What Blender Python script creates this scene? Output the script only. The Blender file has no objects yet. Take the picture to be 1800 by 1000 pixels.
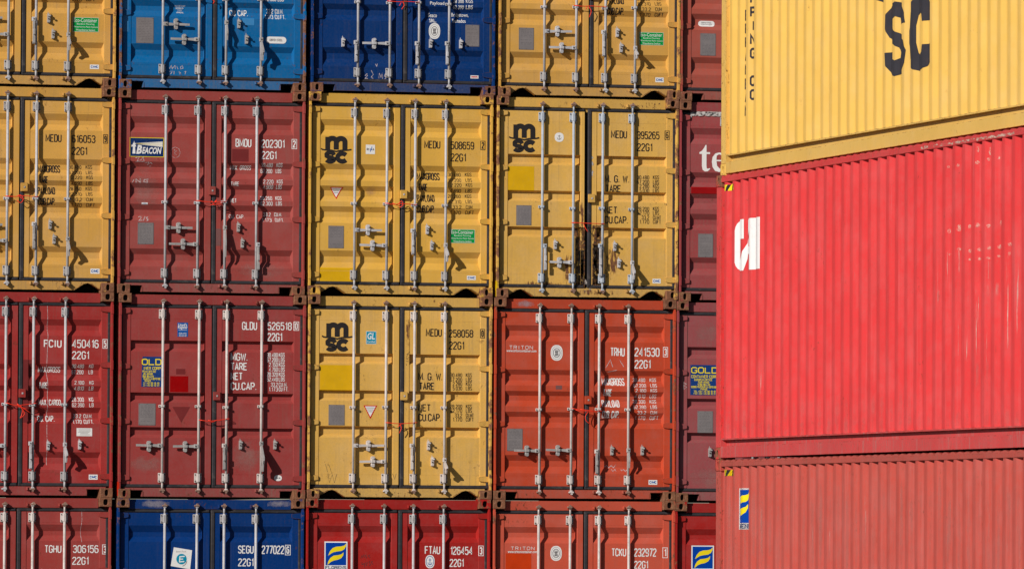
import bpy, bmesh, math, random
from mathutils import Vector, Matrix
from mathutils.geometry import tessellate_polygon
R = math.radians
sc = bpy.context.scene
C = sc.collection
random.seed(7)

# ------------------------------------------------------------------ camera
CAM = (-22.13475, -90.70487, 2.00943); YAW = 0.266993; PITCH = 0.035557; ROLL = 0.004907; FPX = 12881.9
_F = Vector((math.sin(YAW)*math.cos(PITCH), math.cos(YAW)*math.cos(PITCH), math.sin(PITCH)))
_R = Vector((math.cos(YAW), -math.sin(YAW), 0)); _U = _R.cross(_F)
_R2 = _R*math.cos(ROLL)+_U*math.sin(ROLL); _U2 = -_R*math.sin(ROLL)+_U*math.cos(ROLL)
cd = bpy.data.cameras.new("camera"); cam = bpy.data.objects.new("camera", cd); C.objects.link(cam)
m = Matrix((_R2, _U2, -_F)).transposed().to_4x4(); m.translation = Vector(CAM); cam.matrix_world = m
cd.sensor_fit = 'HORIZONTAL'; cd.sensor_width = 36; cd.lens = 36*FPX/1800
cd.clip_start = 1; cd.clip_end = 3000
sc.camera = cam
def ray(px, py):
    return (_F + _R2*((px-900)/FPX) - _U2*((py-500)/FPX))
def onY(px, py, y):          # point of the plane Y = y seen at photo pixel (px, py)
    d = ray(px, py); t = (y-CAM[1])/d.y; p = Vector(CAM)+d*t; return p.x, p.z
def onX(px, py, x):          # point of the plane X = x
    d = ray(px, py); t = (x-CAM[0])/d.x; p = Vector(CAM)+d*t; return p.y, p.z

# ------------------------------------------------------------------ light
SUN_AZ = 53; SUN_EL = 25          # azimuth: degrees towards -X from -Y
S = Vector((-math.sin(R(SUN_AZ))*math.cos(R(SUN_EL)), -math.cos(R(SUN_AZ))*math.cos(R(SUN_EL)), math.sin(R(SUN_EL))))
w = bpy.data.worlds.new("World"); sc.world = w; w.use_nodes = True
nt = w.node_tree; bg = nt.nodes['Background']
sky = nt.nodes.new('ShaderNodeTexSky'); sky.sky_type = 'NISHITA'; sky.sun_disc = False
sky.air_density = .75; sky.dust_density = .3; sky.sun_elevation = R(SUN_EL); sky.sun_rotation = math.atan2(S.x, S.y)
nt.links.new(sky.outputs[0], bg.inputs[0]); bg.inputs[1].default_value = 0.05
sd = bpy.data.lights.new("sun", 'SUN'); so = bpy.data.objects.new("sun", sd); C.objects.link(so)
sd.energy = 5.0; sd.angle = R(0.5); sd.color = (1.0, 0.95, 0.88)
so.rotation_euler = (-S).to_track_quat('-Z', 'Y').to_euler()
sc.view_settings.view_transform = 'Standard'; sc.view_settings.look = 'None'
sc.view_settings.exposure = -0.22; sc.view_settings.gamma = 1

# ------------------------------------------------------------------ materials
def srgb(*c):
    o = []
    for v in c:
        v /= 255.
        o.append(v/12.92 if v <= .04045 else ((v+.055)/1.055)**2.4)
    return tuple(o)+(1,)
class NT:
    def __init__(s, name):
        s.m = bpy.data.materials.new(name); s.m.use_nodes = True; s.t = s.m.node_tree
        s.b = s.t.nodes['Principled BSDF']; s.out = s.t.nodes['Material Output']
        s.co = s.t.nodes.new('ShaderNodeTexCoord').outputs['Object']
    def n(s, kind, **kw):
        x = s.t.nodes.new(kind)
        for k, v in kw.items(): setattr(x, k, v)
        return x
    def l(s, a, b): s.t.links.new(a, b)
    def noise(s, scale, detail=3, rough=.55, sx=1, sy=1, sz=1, off=0):
        mp = s.n('ShaderNodeMapping'); mp.inputs['Scale'].default_value = (sx, sy, sz)
        mp.inputs['Location'].default_value = (off*1.7, off*.9, off*2.3)
        s.l(s.co, mp.inputs[0])
        t = s.n('ShaderNodeTexNoise'); t.inputs['Scale'].default_value = scale
        t.inputs['Detail'].default_value = detail; t.inputs['Roughness'].default_value = rough
        s.l(mp.outputs[0], t.inputs['Vector']); return t.outputs[0]
    def ramp(s, f, a, b, va=0., vb=1.):
        r = s.n('ShaderNodeMapRange'); r.inputs[1].default_value = a; r.inputs[2].default_value = b
        r.inputs[3].default_value = va; r.inputs[4].default_value = vb; s.l(f, r.inputs[0]); return r.outputs[0]
    def math(s, op, a, b):
        x = s.n('ShaderNodeMath', operation=op)
        for i, v in enumerate((a, b)):
            if isinstance(v, (int, float)): x.inputs[i].default_value = v
            else: s.l(v, x.inputs[i])
        return x.outputs[0]
    def mix(s, f, a, b, bt='MIX'):
        x = s.n('ShaderNodeMix', data_type='RGBA', blend_type=bt)
        if isinstance(f, (int, float)): x.inputs[0].default_value = f
        else: s.l(f, x.inputs[0])
        for i, v in ((6, a), (7, b)):
            if isinstance(v, tuple): x.inputs[i].default_value = v
            else: s.l(v, x.inputs[i])
        return x.outputs[2]
RUST1 = (0.16, 0.055, 0.022, 1); RUST2 = (0.055, 0.025, 0.015, 1)
SEED = [0]
def paint(name, col, rust=.25, dirt=.3, edge=0., rough=.42, var=.12, fade=0.25, streakcol=None, dent=.018):
    """weathered container paint: blotches, vertical run streaks, rust freckles, optional worn edges"""
    SEED[0] += 1; o = SEED[0]*3.71
    t = NT(name)
    v = t.ramp(t.noise(1.3, 5, .6, off=o), .25, .75, 1-var, 1+var*.6)
    hs = t.n('ShaderNodeHueSaturation'); hs.inputs['Color'].default_value = col
    t.l(v, hs.inputs['Value'])
    c = hs.outputs[0]
    # chalky fading
    lum = sum(col[:3])/3
    pale = tuple(min(1, x*.80+lum*.25+.035) for x in col[:3])+(1,)
    c = t.mix(t.math('MULTIPLY', t.ramp(t.noise(2.2, 6, .7, off=o+1), .45, .75), fade), c, pale)
    # run streaks
    st = t.ramp(t.noise(1, 4, .6, sx=34, sy=34, sz=.8, off=o+2), .52, .78)
    st = t.math('MULTIPLY', st, t.ramp(t.noise(1.7, 3, off=o+4), .35, .7))
    c = t.mix(t.math('MULTIPLY', st, dirt*.8), c, streakcol or (0.17, 0.125, 0.095, 1))
    # film of dust and fine grain
    gr = t.ramp(t.noise(38, 6, .75, off=o+3), .4, .75)
    c = t.mix(t.math('MULTIPLY', gr, dirt*.35), c, (0.20, 0.16, 0.13, 1))
    # rust freckles gathered in regions
    reg = t.ramp(t.noise(2.6, 4, .6, off=o+5), .62-rust*.28, .80-rust*.2)
    sp = t.ramp(t.noise(30, 7, .7, sz=.6, off=o+6), .57, .64)
    ru = t.math('MULTIPLY', reg, sp)
    if edge > 0:
        bv = t.n('ShaderNodeBevel'); bv.samples = 4; bv.inputs[0].default_value = .012
        ge = t.n('ShaderNodeNewGeometry')
        dp = t.n('ShaderNodeVectorMath', operation='DOT_PRODUCT'); t.l(bv.outputs[0], dp.inputs[0]); t.l(ge.outputs['Normal'], dp.inputs[1])
        e = t.ramp(dp.outputs['Value'], .99, .86)
        e = t.math('MULTIPLY', e, t.ramp(t.noise(9, 5, .7, off=o+8), .60-edge*.25, .68-edge*.2))
        ru = t.math('MAXIMUM', ru, e)
    rc = t.mix(t.ramp(t.noise(22, 4, off=o+7), .35, .65), RUST1, RUST2)
    c = t.mix(ru, c, rc)
    t.l(c, t.b.inputs['Base Color'])
    t.l(t.math('ADD', t.math('MULTIPLY', ru, .4), t.ramp(gr, 0, 1, rough-.04, rough+.14)), t.b.inputs['Roughness'])
    t.b.inputs['Specular IOR Level'].default_value = .14
    h = t.math('ADD', t.math('MULTIPLY', t.noise(1.6, 2, off=o+9), 1.0), t.math('MULTIPLY', t.math('MULTIPLY', ru, t.noise(60, 4)), .02))
    bp = t.n('ShaderNodeBump'); bp.inputs['Distance'].default_value = dent; bp.inputs['Strength'].default_value = .6
    t.l(h, bp.inputs['Height']); t.l(bp.outputs[0], t.b.inputs['Normal'])
    return t.m
def rusty(name, col, amount=.5):
    """corner castings: cast steel with paint left on it"""
    SEED[0] += 1; o = SEED[0]*2.13
    t = NT(name)
    oi = t.n('ShaderNodeObjectInfo')
    va = t.n('ShaderNodeVectorMath', operation='ADD'); t.l(t.co, va.inputs[0])
    sc_ = t.n('ShaderNodeVectorMath', operation='SCALE'); t.l(oi.outputs['Location'], sc_.inputs[0]); sc_.inputs['Scale'].default_value = 3.3
    t.l(sc_.outputs[0], va.inputs[1]); t.co = va.outputs[0]
    br = t.mix(t.ramp(t.noise(11, 6, .7, off=o), .35, .65), (0.27, 0.115, 0.058, 1), (0.14, 0.058, 0.034, 1))
    br = t.mix(t.ramp(t.noise(40, 5, .7, off=o), .55, .7), br, (0.38, 0.21, 0.13, 1))
    k = t.ramp(t.noise(7, 7, .75, off=o+1), .62-amount*.3, .70-amount*.3)
    c = t.mix(k, col, br)
    t.l(c, t.b.inputs['Base Color']); t.b.inputs['Roughness'].default_value = .75; t.b.inputs['Specular IOR Level'].default_value = .15
    bp = t.n('ShaderNodeBump'); bp.inputs['Distance'].default_value = .004; t.l(t.noise(45, 5, .7), bp.inputs['Height']); t.l(bp.outputs[0], t.b.inputs['Normal'])
    return t.m
def flat(name, col, rough=.5, wear=0., wearcol=None, scale=30, var=.1, metal=0.):
    SEED[0] += 1; o = SEED[0]*1.31
    t = NT(name)
    v = t.ramp(t.noise(6, 4, off=o), .3, .7, 1-var, 1+var*.5)
    hs = t.n('ShaderNodeHueSaturation'); hs.inputs['Color'].default_value = col; t.l(v, hs.inputs['Value'])
    c = hs.outputs[0]
    if wear > 0:
        k = t.math('MULTIPLY', t.ramp(t.noise(scale, 6, .75, off=o+1), .54, .66), wear)
        c = t.mix(k, c, wearcol or (0.12, 0.08, 0.06, 1))
    t.l(c, t.b.inputs['Base Color']); t.b.inputs['Roughness'].default_value = rough; t.b.inputs['Metallic'].default_value = metal
    t.b.inputs['Specular IOR Level'].default_value = .2
    return t.m
def scuffmat(name, col, lo, hi, sx=1, sy=1, sz=1, scale=10, rough=.7, col2=None, op=1., soft=True):
    """worn / rusted area with ragged outline: paint shows through where the patch has no stain"""
    SEED[0] += 1; o = SEED[0]*1.9
    t = NT(name)
    t.l(t.mix(t.ramp(t.noise(35, 5, .7, off=o), .4, .6), col, col2 or col), t.b.inputs['Base Color']); t.b.inputs['Roughness'].default_value = rough
    k = t.noise(scale, 8, .72, sx, sy, sz, off=o+3)
    if soft:
        sp = t.n('ShaderNodeSeparateXYZ'); t.l(t.n('ShaderNodeTexCoord').outputs['Generated'], sp.inputs[0])
        for ax in (0, 2):
            v = t.math('ABSOLUTE', t.math('SUBTRACT', sp.outputs[ax], .5), 0)
            k = t.math('SUBTRACT', k, t.ramp(v, .18, .5, 0, .22))
    k = t.math('MULTIPLY', t.ramp(k, lo, hi), op)
    tr = t.n('ShaderNodeBsdfTransparent'); mx = t.n('ShaderNodeMixShader')
    t.l(k, mx.inputs[0]); t.l(tr.outputs[0], mx.inputs[1]); t.l(t.b.outputs[0], mx.inputs[2]); t.l(mx.outputs[0], t.out.inputs[0])
    return t.m
M = {}
M['gasket'] = flat('rubber_gasket', (0.036, 0.033, 0.037, 1), .7, .45, (0.12, 0.10, 0.09, 1), 14, .3)
M['steel'] = flat('galvanised_steel', (0.50, 0.485, 0.50, 1), .5, .5, (0.24, 0.18, 0.15, 1), 26, .2)
M['guide'] = flat('dull_galvanised_guide', (0.40, 0.385, 0.39, 1), .55, .6, (0.20, 0.14, 0.11, 1), 30, .2)
M['bluesteel'] = flat('blue_grey_steel', (0.42, 0.46, 0.52, 1), .5, .4, (0.20, 0.14, 0.11, 1), 26, .14)
M['white_rod'] = flat('white_painted_steel', (0.58, 0.52, 0.49, 1), .5, .5, (0.26, 0.17, 0.13, 1), 26, .2)
M['dullsteel'] = flat('dull_steel', (0.36, 0.34, 0.33, 1), .6, .5, (0.15, 0.10, 0.08, 1), 30, .2)
M['rustcam'] = flat('rusty_cam', (0.28, 0.17, 0.13, 1), .7, .7, (0.12, 0.045, 0.02, 1), 28, .3)
M['bolt'] = flat('dark_bolt', (0.05, 0.04, 0.04, 1), .7)
M['plate'] = flat('plate_metal', (0.22, 0.195, 0.195, 1), .5, .4, (0.17, 0.14, 0.13, 1), 60, .15)
M['platetext'] = flat('plate_engraving', (0.12, 0.11, 0.115, 1), .6)
M['white'] = flat('white_lettering', (0.80, 0.78, 0.76, 1), .5, .2, (0.40, 0.28, 0.26, 1), 40, .05)
M['black'] = flat('black_lettering', (0.024, 0.020, 0.020, 1), .5, .15, (0.10, 0.065, 0.03, 1), 45, .1)
M['cream'] = flat('cream_lettering', (0.84, 0.81, 0.77, 1), .5, .1, (0.50, 0.40, 0.36, 1), 40, .03)
M['green'] = flat('green_sticker', srgb(4, 148, 68), .4, .1)
M['navyst'] = flat('navy_sticker', srgb(12, 44, 96), .4, .15, (0.2, 0.2, 0.2, 1))
M['bluest'] = flat('blue_sticker', srgb(10, 84, 160), .4, .15, (0.2, 0.3, 0.5, 1))
M['cyanst'] = flat('cyan_sticker', srgb(0, 140, 170), .4)
M['yellowst'] = flat('yellow_sticker', srgb(240, 215, 30), .4)
M['redst'] = flat('red_sticker', srgb(200, 20, 20), .4)
M['orange_tie'] = flat('orange_red_wire', srgb(240, 62, 40), .35, 0, None, 30, .05)
M['chalk'] = scuffmat('chalk', (0.6, 0.5, 0.5, 1), .38, .55, scale=60, soft=False)
M['scrib'] = scuffmat('dark_marker', (0.05, 0.03, 0.03, 1), .35, .5, scale=60, soft=False)
M['gap_shade'] = flat('painted_gap_shade', (0.02, 0.018, 0.017, 1), .9)  # near-black that paints the shade in casting holes and the door gap
M['wood'] = flat('floor_underside', (0.05, 0.04, 0.035, 1), .9)

# ------------------------------------------------------------------ mesh builder
class MB:
    def __init__(s): s.bm = bmesh.new(); s.mats = []
    def mi(s, m):
        if m not in s.mats: s.mats.append(m)
        return s.mats.index(m)
    def face(s, pts, m, smooth=False):
        vs = [s.bm.verts.new(p) for p in pts]
        f = s.bm.faces.new(vs); f.material_index = s.mi(m); f.smooth = smooth; return f
    def box(s, x0, x1, y0, y1, z0, z1, m, bev=0., taper=None):
        i = s.mi(m); old = set(s.bm.faces) if bev else None
        P = [(x, y, z) for x in (x0, x1) for y in (y0, y1) for z in (z0, z1)]
        if taper:                       # shrink the front (y0) face
            tx, tz = taper; cx = (x0+x1)/2; cz = (z0+z1)/2
            P = [((cx+(x-cx)*(tx if y == y0 else 1)), y, (cz+(z-cz)*(tz if y == y0 else 1))) for x, y, z in P]
        v = [s.bm.verts.new(p) for p in P]
        fs = []
        for q in ((0, 1, 3, 2), (4, 6, 7, 5), (0, 4, 5, 1), (2, 3, 7, 6), (0, 2, 6, 4), (1, 5, 7, 3)):
            f = s.bm.faces.new([v[k] for k in q]); f.material_index = i; fs.append(f)
        if bev:
            es = list({e for f in fs for e in f.edges})
            r = bmesh.ops.bevel(s.bm, geom=es, offset=bev, segments=1, affect='EDGES', clamp_overlap=True)
            for f in r['faces']: f.material_index = i
    def prism(s, pts, y0, y1, m):       # polygon in x,z extruded along y
        i = s.mi(m); n = len(pts)
        a = [s.bm.verts.new((x, y0, z)) for x, z in pts]; b = [s.bm.verts.new((x, y1, z)) for x, z in pts]
        for tri in tessellate_polygon([[Vector((x, z, 0)) for x, z in pts]]):
            try:
                f = s.bm.faces.new([a[k] for k in tri]); f.material_index = i
                f = s.bm.faces.new([b[k] for k in reversed(tri)]); f.material_index = i
            except ValueError: pass
        for k in range(n):
            f = s.bm.faces.new((a[k], b[k], b[(k+1) % n], a[(k+1) % n])); f.material_index = i
    def tube(s, pts, r, m, n=10, caps=True, smooth=True):
        i = s.mi(m); pts = [Vector(p) for p in pts]; rings = []
        rs = r if isinstance(r, (list, tuple)) else [r]*len(pts)
        for k, p in enumerate(pts):
            d = (pts[min(k+1, len(pts)-1)]-pts[max(k-1, 0)]).normalized()
            u = d.cross(Vector((0, 1, 0)) if abs(d.y) < .9 else Vector((1, 0, 0))).normalized(); v = d.cross(u)
            rings.append([s.bm.verts.new(p+u*math.cos(2*math.pi*j/n)*rs[k]+v*math.sin(2*math.pi*j/n)*rs[k]) for j in range(n)])
        for a, b in zip(rings, rings[1:]):
            for j in range(n):
                f = s.bm.faces.new((a[j], a[(j+1) % n], b[(j+1) % n], b[j])); f.material_index = i; f.smooth = smooth
        if caps:
            for rr in (rings[0], rings[-1]):
                f = s.bm.faces.new(rr); f.material_index = i
    def cyl_y(s, cx, cz, y0, y1, r, m, n=12, rz=None):
        s.prism([(cx+r*math.cos(2*math.pi*k/n), cz+(rz or r)*math.sin(2*math.pi*k/n)) for k in range(n)], y0, y1, m)
    def poly(s, pts, m, y=0.):          # flat polygon in the x,z plane at depth y
        i = s.mi(m); v = [s.bm.verts.new((x, y, z)) for x, z in pts]
        for tri in tessellate_polygon([[Vector((x, z, 0)) for x, z in pts]]):
            try: f = s.bm.faces.new([v[k] for k in tri]); f.material_index = i
            except ValueError: pass
    def rect(s, x0, x1, z0, z1, m, y=0.): s.poly([(x0, z0), (x1, z0), (x1, z1), (x0, z1)], m, y)
    def ribbon(s, pts, t, m, y=0., closed=False):
        i = s.mi(m); P = [Vector(p) for p in pts]
        if closed and (P[0]-P[-1]).length < 1e-9: P.pop()
        n = len(P)
        if n < 2: return
        L, Rr = [], []
        for k in range(n):
            a = P[k]-P[k-1] if (k > 0 or closed) else P[1]-P[0]
            b = P[(k+1) % n]-P[k] if (k < n-1 or closed) else a
            if a.length < 1e-9: a = b
            if b.length < 1e-9: b = a
            a = a.normalized(); b = b.normalized()
            na = Vector((-a.y, a.x)); nb = Vector((-b.y, b.x)); q = (na+nb)
            if q.length < 1e-6: q = na
            q.normalize(); q = q*(t/2/max(.45, q.dot(na)))
            L.append(P[k]+q); Rr.append(P[k]-q)
        vl = [s.bm.verts.new((p.x, y, p.y)) for p in L]; vr = [s.bm.verts.new((p.x, y, p.y)) for p in Rr]
        for k in range(n if closed else n-1):
            j = (k+1) % n
            f = s.bm.faces.new((vl[k], vr[k], vr[j], vl[j])); f.material_index = i
    def build(s, name, parent=None, deform=None, loc=None, smooth=False):
        if deform:
            zb, xb, fn = deform
            for z in zb: bmesh.ops.bisect_plane(s.bm, geom=s.bm.verts[:]+s.bm.edges[:]+s.bm.faces[:], plane_co=(0, 0, z), plane_no=(0, 0, 1))
            for x in xb: bmesh.ops.bisect_plane(s.bm, geom=s.bm.verts[:]+s.bm.edges[:]+s.bm.faces[:], plane_co=(x, 0, 0), plane_no=(1, 0, 0))
            for v in s.bm.verts: v.co = fn(v.co)
        bmesh.ops.recalc_face_normals(s.bm, faces=s.bm.faces[:]) if not deform else None
        me = bpy.data.meshes.new(name); s.bm.to_mesh(me); s.bm.free()
        for mm in s.mats: me.materials.append(mm)
        o = bpy.data.objects.new(name, me); C.objects.link(o)
        if parent: o.parent = parent
        if loc: o.location = loc
        return o
def tag(o, label=None, cat=None, group=None, kind=None):
    if label: o['label'] = label
    if cat: o['category'] = cat
    if group: o['group'] = group
    if kind: o['kind'] = kind
def empty(name, loc):
    o = bpy.data.objects.new(name, None); o.empty_display_size = .3; C.objects.link(o); o.location = loc; return o

# ------------------------------------------------------------------ stroke lettering (condensed stencil face)
G = {'0': '0,1 0,5 1,6 3,6 4,5 4,1 3,0 1,0 0,1', '1': '0.6,4.6 2,6 2,0', '2': '0,4.8 0,5 1,6 3,6 4,5 4,4.2 0,0.6 0,0 4,0',
 '3': '0,5 1,6 3,6 4,5 4,4 3,3.1 1.4,3.1; 3,3.1 4,2.2 4,1 3,0 1,0 0,1', '4': '3,0 3,6 0,1.6 4,1.6', '5': '4,6 0.3,6 0.3,3.4 1,3.8 3,3.8 4,2.8 4,1 3,0 1,0 0,1',
 '6': '3.8,5.2 3,6 1,6 0,5 0,1 1,0 3,0 4,1 4,2.6 3,3.5 1,3.5 0,2.8', '7': '0,6 4,6 1.4,0', '8': '1,3.2 0,4 0,5 1,6 3,6 4,5 4,4 3,3.2 1,3.2 0,2.3 0,1 1,0 3,0 4,1 4,2.3 3,3.2',
 '9': '0.2,0.8 1,0 3,0 4,1 4,5 3,6 1,6 0,5 0,3.4 1,2.6 3,2.6 4,3.2',
 'A': '0,0 2,6 4,0; 0.8,1.9 3.2,1.9', 'B': '0,0 0,6 3,6 4,5 4,4 3,3.2 0,3.2; 3,3.2 4,2.4 4,1 3,0 0,0', 'C': '4,4.6 4,5 3,6 1,6 0,5 0,1 1,0 3,0 4,1 4,1.4',
 'D': '0,0 0,6 2.8,6 4,5 4,1 2.8,0 0,0', 'E': '4,6 0,6 0,0 4,0; 0,3.1 3.2,3.1', 'F': '4,6 0,6 0,0; 0,3.1 3.2,3.1', 'G': '4,4.6 4,5 3,6 1,6 0,5 0,1 1,0 3,0 4,1 4,2.8 2.4,2.8',
 'H': '0,0 0,6; 4,0 4,6; 0,3.1 4,3.1', 'I': '1,0 1,6', 'J': '4,6 4,1 3,0 1,0 0,1', 'K': '0,0 0,6; 4,6 0,2.4; 1.4,3.6 4,0', 'L': '0,6 0,0 4,0', 'M': '0,0 0,6 2.6,1.2 5.2,6 5.2,0',
 'N': '0,0 0,6 4,0 4,6', 'O': '0,1 0,5 1,6 3,6 4,5 4,1 3,0 1,0 0,1', 'P': '0,0 0,6 3,6 4,5 4,3.8 3,2.8 0,2.8', 'Q': '0,1 0,5 1,6 3,6 4,5 4,1 3,0 1,0 0,1; 2.4,1.6 4.2,-.4',
 'R': '0,0 0,6 3,6 4,5 4,3.9 3,3 0,3; 2.2,3 4,0', 'S': '4,4.8 4,5 3,6 1,6 0,5 0,4 1,3.2 3,2.8 4,2 4,1 3,0 1,0 0,1 0,1.2', 'T': '0,6 4,6; 2,6 2,0', 'U': '0,6 0,1 1,0 3,0 4,1 4,6',
 'V': '0,6 2,0 4,6', 'W': '0,6 1.3,0 2.7,5 4.1,0 5.4,6', 'X': '0,0 4,6; 0,6 4,0', 'Y': '0,6 2,3 4,6; 2,3 2,0', 'Z': '0,6 4,6 0,0 4,0',
 '.': '0.2,0 0.2,0.5', ',': '0.4,0.4 0,-.8', '-': '0.3,3 2.4,3', '+': '0.2,3 2.8,3; 1.5,1.6 1.5,4.4', '/': '0,0 2.4,6', ' ': '', "'": '0.3,6 0.3,4.6'}
GW = {'1': 2.2, '.': .5, ',': .5, ' ': 2., 'I': 2., 'M': 5.2, 'W': 5.4, '-': 2.7, '+': 3, '/': 2.4, "'": .6}
def rounded(pts):
    """soften 45 degree chamfers with one extra point each side"""
    return pts
def text(mb, s, x0, x1, z0, z1, m, t=None, y=0., slab=False, slant=0., gap=1.75):
    s = s.upper(); W = sum(GW.get(c, 4)+gap for c in s)-gap
    h = z1-z0; t = t or h*.135
    sx = (x1-x0-t)/W; sz = (h-t)/6; x = x0+t/2; k = 0
    for c in s:
        g = G.get(c, '')
        for st in g.split(';'):
            if not st.strip(): continue
            P = [tuple(float(v) for v in q.split(',')) for q in st.split()]
            Q = [(x+a*sx+slant*b*sz, z0+t/2+b*sz) for a, b in P]
            cl = len(P) > 3 and P[0] == P[-1]
            mb.ribbon(Q, t, m, y-.00015*(k % 4), cl); k += 1
            if slab:
                for (a, b) in (P[0], P[-1]):
                    if abs(b) < .01 or abs(b-6) < .01:
                        xx = x+a*sx+slant*b*sz; zz = z0+t/2+b*sz
                        mb.ribbon([(xx-t*1.1, zz), (xx+t*1.1, zz)], t*.55, m, y-.0006)
        x += (GW.get(c, 4)+gap)*sx

# ------------------------------------------------------------------ door container
W_, H_, L_ = 2.438, 2.591, 6.058
FY = .075                                    # plane of the door frames
CHA = [(0.3448, 0.4242, 0.4817, 0.5532), (0.9152, 0.9837, 1.0521, 1.1236), (1.189, 1.2535, 1.319, 1.3914), (1.4589, 1.5283, 1.5928, 1.6652), (2.0183, 2.0908, 2.1632, 2.2495)]
CHB = [(.59, .605, .69, .735), (1.25, 1.265, 1.335, 1.38), (1.69, 1.705, 1.785, 1.825)]
CHC = [(.74, .755, .84, .875), (1.208, 1.223, 1.31, 1.343), (1.67, 1.685, 1.775, 1.808)]
DOORS = ((.060, 1.232, .165, 1.140), (1.268, 2.382, 1.352, 2.292))       # door x0,x1, panel x0,x1
ZT0, ZT1 = .182, 2.412                      # door leaf, from the top
def zt(v, H=H_): return H-v
class Prof:
    def __init__(s, typ, x0, x1, rng):
        s.ch = [tuple(v+rng.uniform(-.004, .004) for v in c) for c in {'A': CHA, 'B': CHB, 'C': CHC}[typ]]
        s.D = .047 if typ == 'A' else .052; s.e = .022 if typ == 'A' else .016; s.x0, s.x1 = x0, x1
        s.y = FY+.006
    def depth(s, x, z):
        if x < s.x0-.001 or x > s.x1+.001: return FY
        t = H_-z
        for a, b, c, d in s.ch:
            if a < t < d:
                k = min(1, (t-a)/(b-a), (d-t)/(d-c), (x-s.x0)/s.e, (s.x1-x)/s.e)
                return s.y+max(0, k)*s.D
        return s.y
    def deform(s, off=.002):
        zb = [H_-v for c in s.ch for v in c]
        return (zb, [s.x0-.0016, s.x0, s.x0+s.e, s.x1-s.e, s.x1, s.x1+.0016], lambda v: Vector((v.x, s.depth(v.x, v.z)-off+v.y, v.z)))
def side_panel_strip(mb, x, y0, y1, z0, z1, m, sign, period=.278, ph=0):
    """vertically corrugated side wall in the plane X = x, outward normal sign"""
    out, sl, inn = .072, .068, .070; prof = []; y = y0-ph
    while y < y1:
        for dy, d in ((0, 0), (out, 0), (out+sl, .036), (out+sl+inn, .036)):
            if y0 <= y+dy <= y1: prof.append((y+dy, d))
        y += period
    prof = [(y0, 0)]+prof+[(y1, 0)]
    i = mb.mi(m); a = [mb.bm.verts.new((x-sign*d, yy, z0)) for yy, d in prof]; b = [mb.bm.verts.new((x-sign*d, yy, z1)) for yy, d in prof]
    for k in range(len(prof)-1):
        if prof[k+1][0]-prof[k][0] < 1e-6: continue
        f = mb.bm.faces.new((a[k], a[k+1], b[k+1], b[k])); f.material_index = i
def casting(mb, m, x0, y0, z0, w_=.162, d_=.178, h_=.118, hole='y', sgn=1, hw=.026, hh=.0385):
    """ISO corner casting: block with an oval aperture in its end face and in its outer side face"""
    i = mb.mi(m); x1, y1, z1 = x0+w_, y0+d_, z0+h_; b = .006
    n = 20
    def ring(cx, cz, rx, rz):
        out = []
        for k in range(n):
            a = 2*math.pi*k/n; c, s_ = math.cos(a), math.sin(a)
            out.append((cx+rx*math.copysign(abs(c)**.75, c), cz+rz*math.copysign(abs(s_)**.75, s_)))
        return out
    def square(cx, cz, hx, hz):
        out = []
        for k in range(n):
            a = 2*math.pi*k/n; c, s_ = math.cos(a), math.sin(a); q = max(abs(c)/hx, abs(s_)/hz)
            out.append((cx+c/q, cz+s_/q))
        return out
    def face(u0, u1, mapf, hx, hz):
        cx, cz = (u0+u1)/2, (z0+z1)/2
        A = square(cx, cz, (u1-u0)/2-b, (z1-z0)/2-b); B = ring(cx, cz, hx, hz); Cc = ring(cx, cz, hx*.92, hz*.92)
        va = [mb.bm.verts.new(mapf(u, v, 0)) for u, v in A]; vb = [mb.bm.verts.new(mapf(u, v, 0)) for u, v in B]
        vc = [mb.bm.verts.new(mapf(u, v, .004)) for u, v in Cc]; vd = [mb.bm.verts.new(mapf(u, v, .05)) for u, v in Cc]
        for k in range(n):
            j = (k+1) % n
            for p, q in ((va, vb), (vb, vc), (vc, vd)):
                f = mb.bm.faces.new((p[k], p[j], q[j], q[k])); f.material_index = i
        f = mb.bm.faces.new(vd); f.material_index = mb.mi(M['gap_shade'])  # black end cap stands in for the shade deep in the aperture
        # bevelled rim
        cor = [(u0+b, z0+b), (u1-b, z0+b), (u1-b, z1-b), (u0+b, z1-b)]; co2 = [(u0, z0), (u1, z0), (u1, z1), (u0, z1)]
        for k in range(4):
            j = (k+1) % 4
            mb.face([mapf(*cor[k], 0), mapf(*cor[j], 0), mapf(*co2[j], b), mapf(*co2[k], b)], m)
    face(x0, x1, lambda u, v, d: (u, y0+d, v), hw, hh)
    xs = x0 if sgn < 0 else x1
    face(y0+b, y1, lambda u, v, d: (xs+(-sgn)*d, u, v), hw, hh)
    xb = x1 if sgn < 0 else x0
    xo = xs-sgn*b
    mb.face([(xb, y0+b, z0), (xb, y1, z0), (xb, y1, z1), (xb, y0+b, z1)], m)
    mb.face([(xb, y1, z0), (xo, y1, z0), (xo, y1, z1), (xb, y1, z1)], m)
    mb.face([(xb, y0+b, z1), (xo, y0+b, z1), (xo, y1, z1), (xb, y1, z1)], m)
    mb.face([(xb, y0+b, z0), (xo, y0+b, z0), (xo, y1, z0), (xb, y1, z0)], m)

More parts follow.
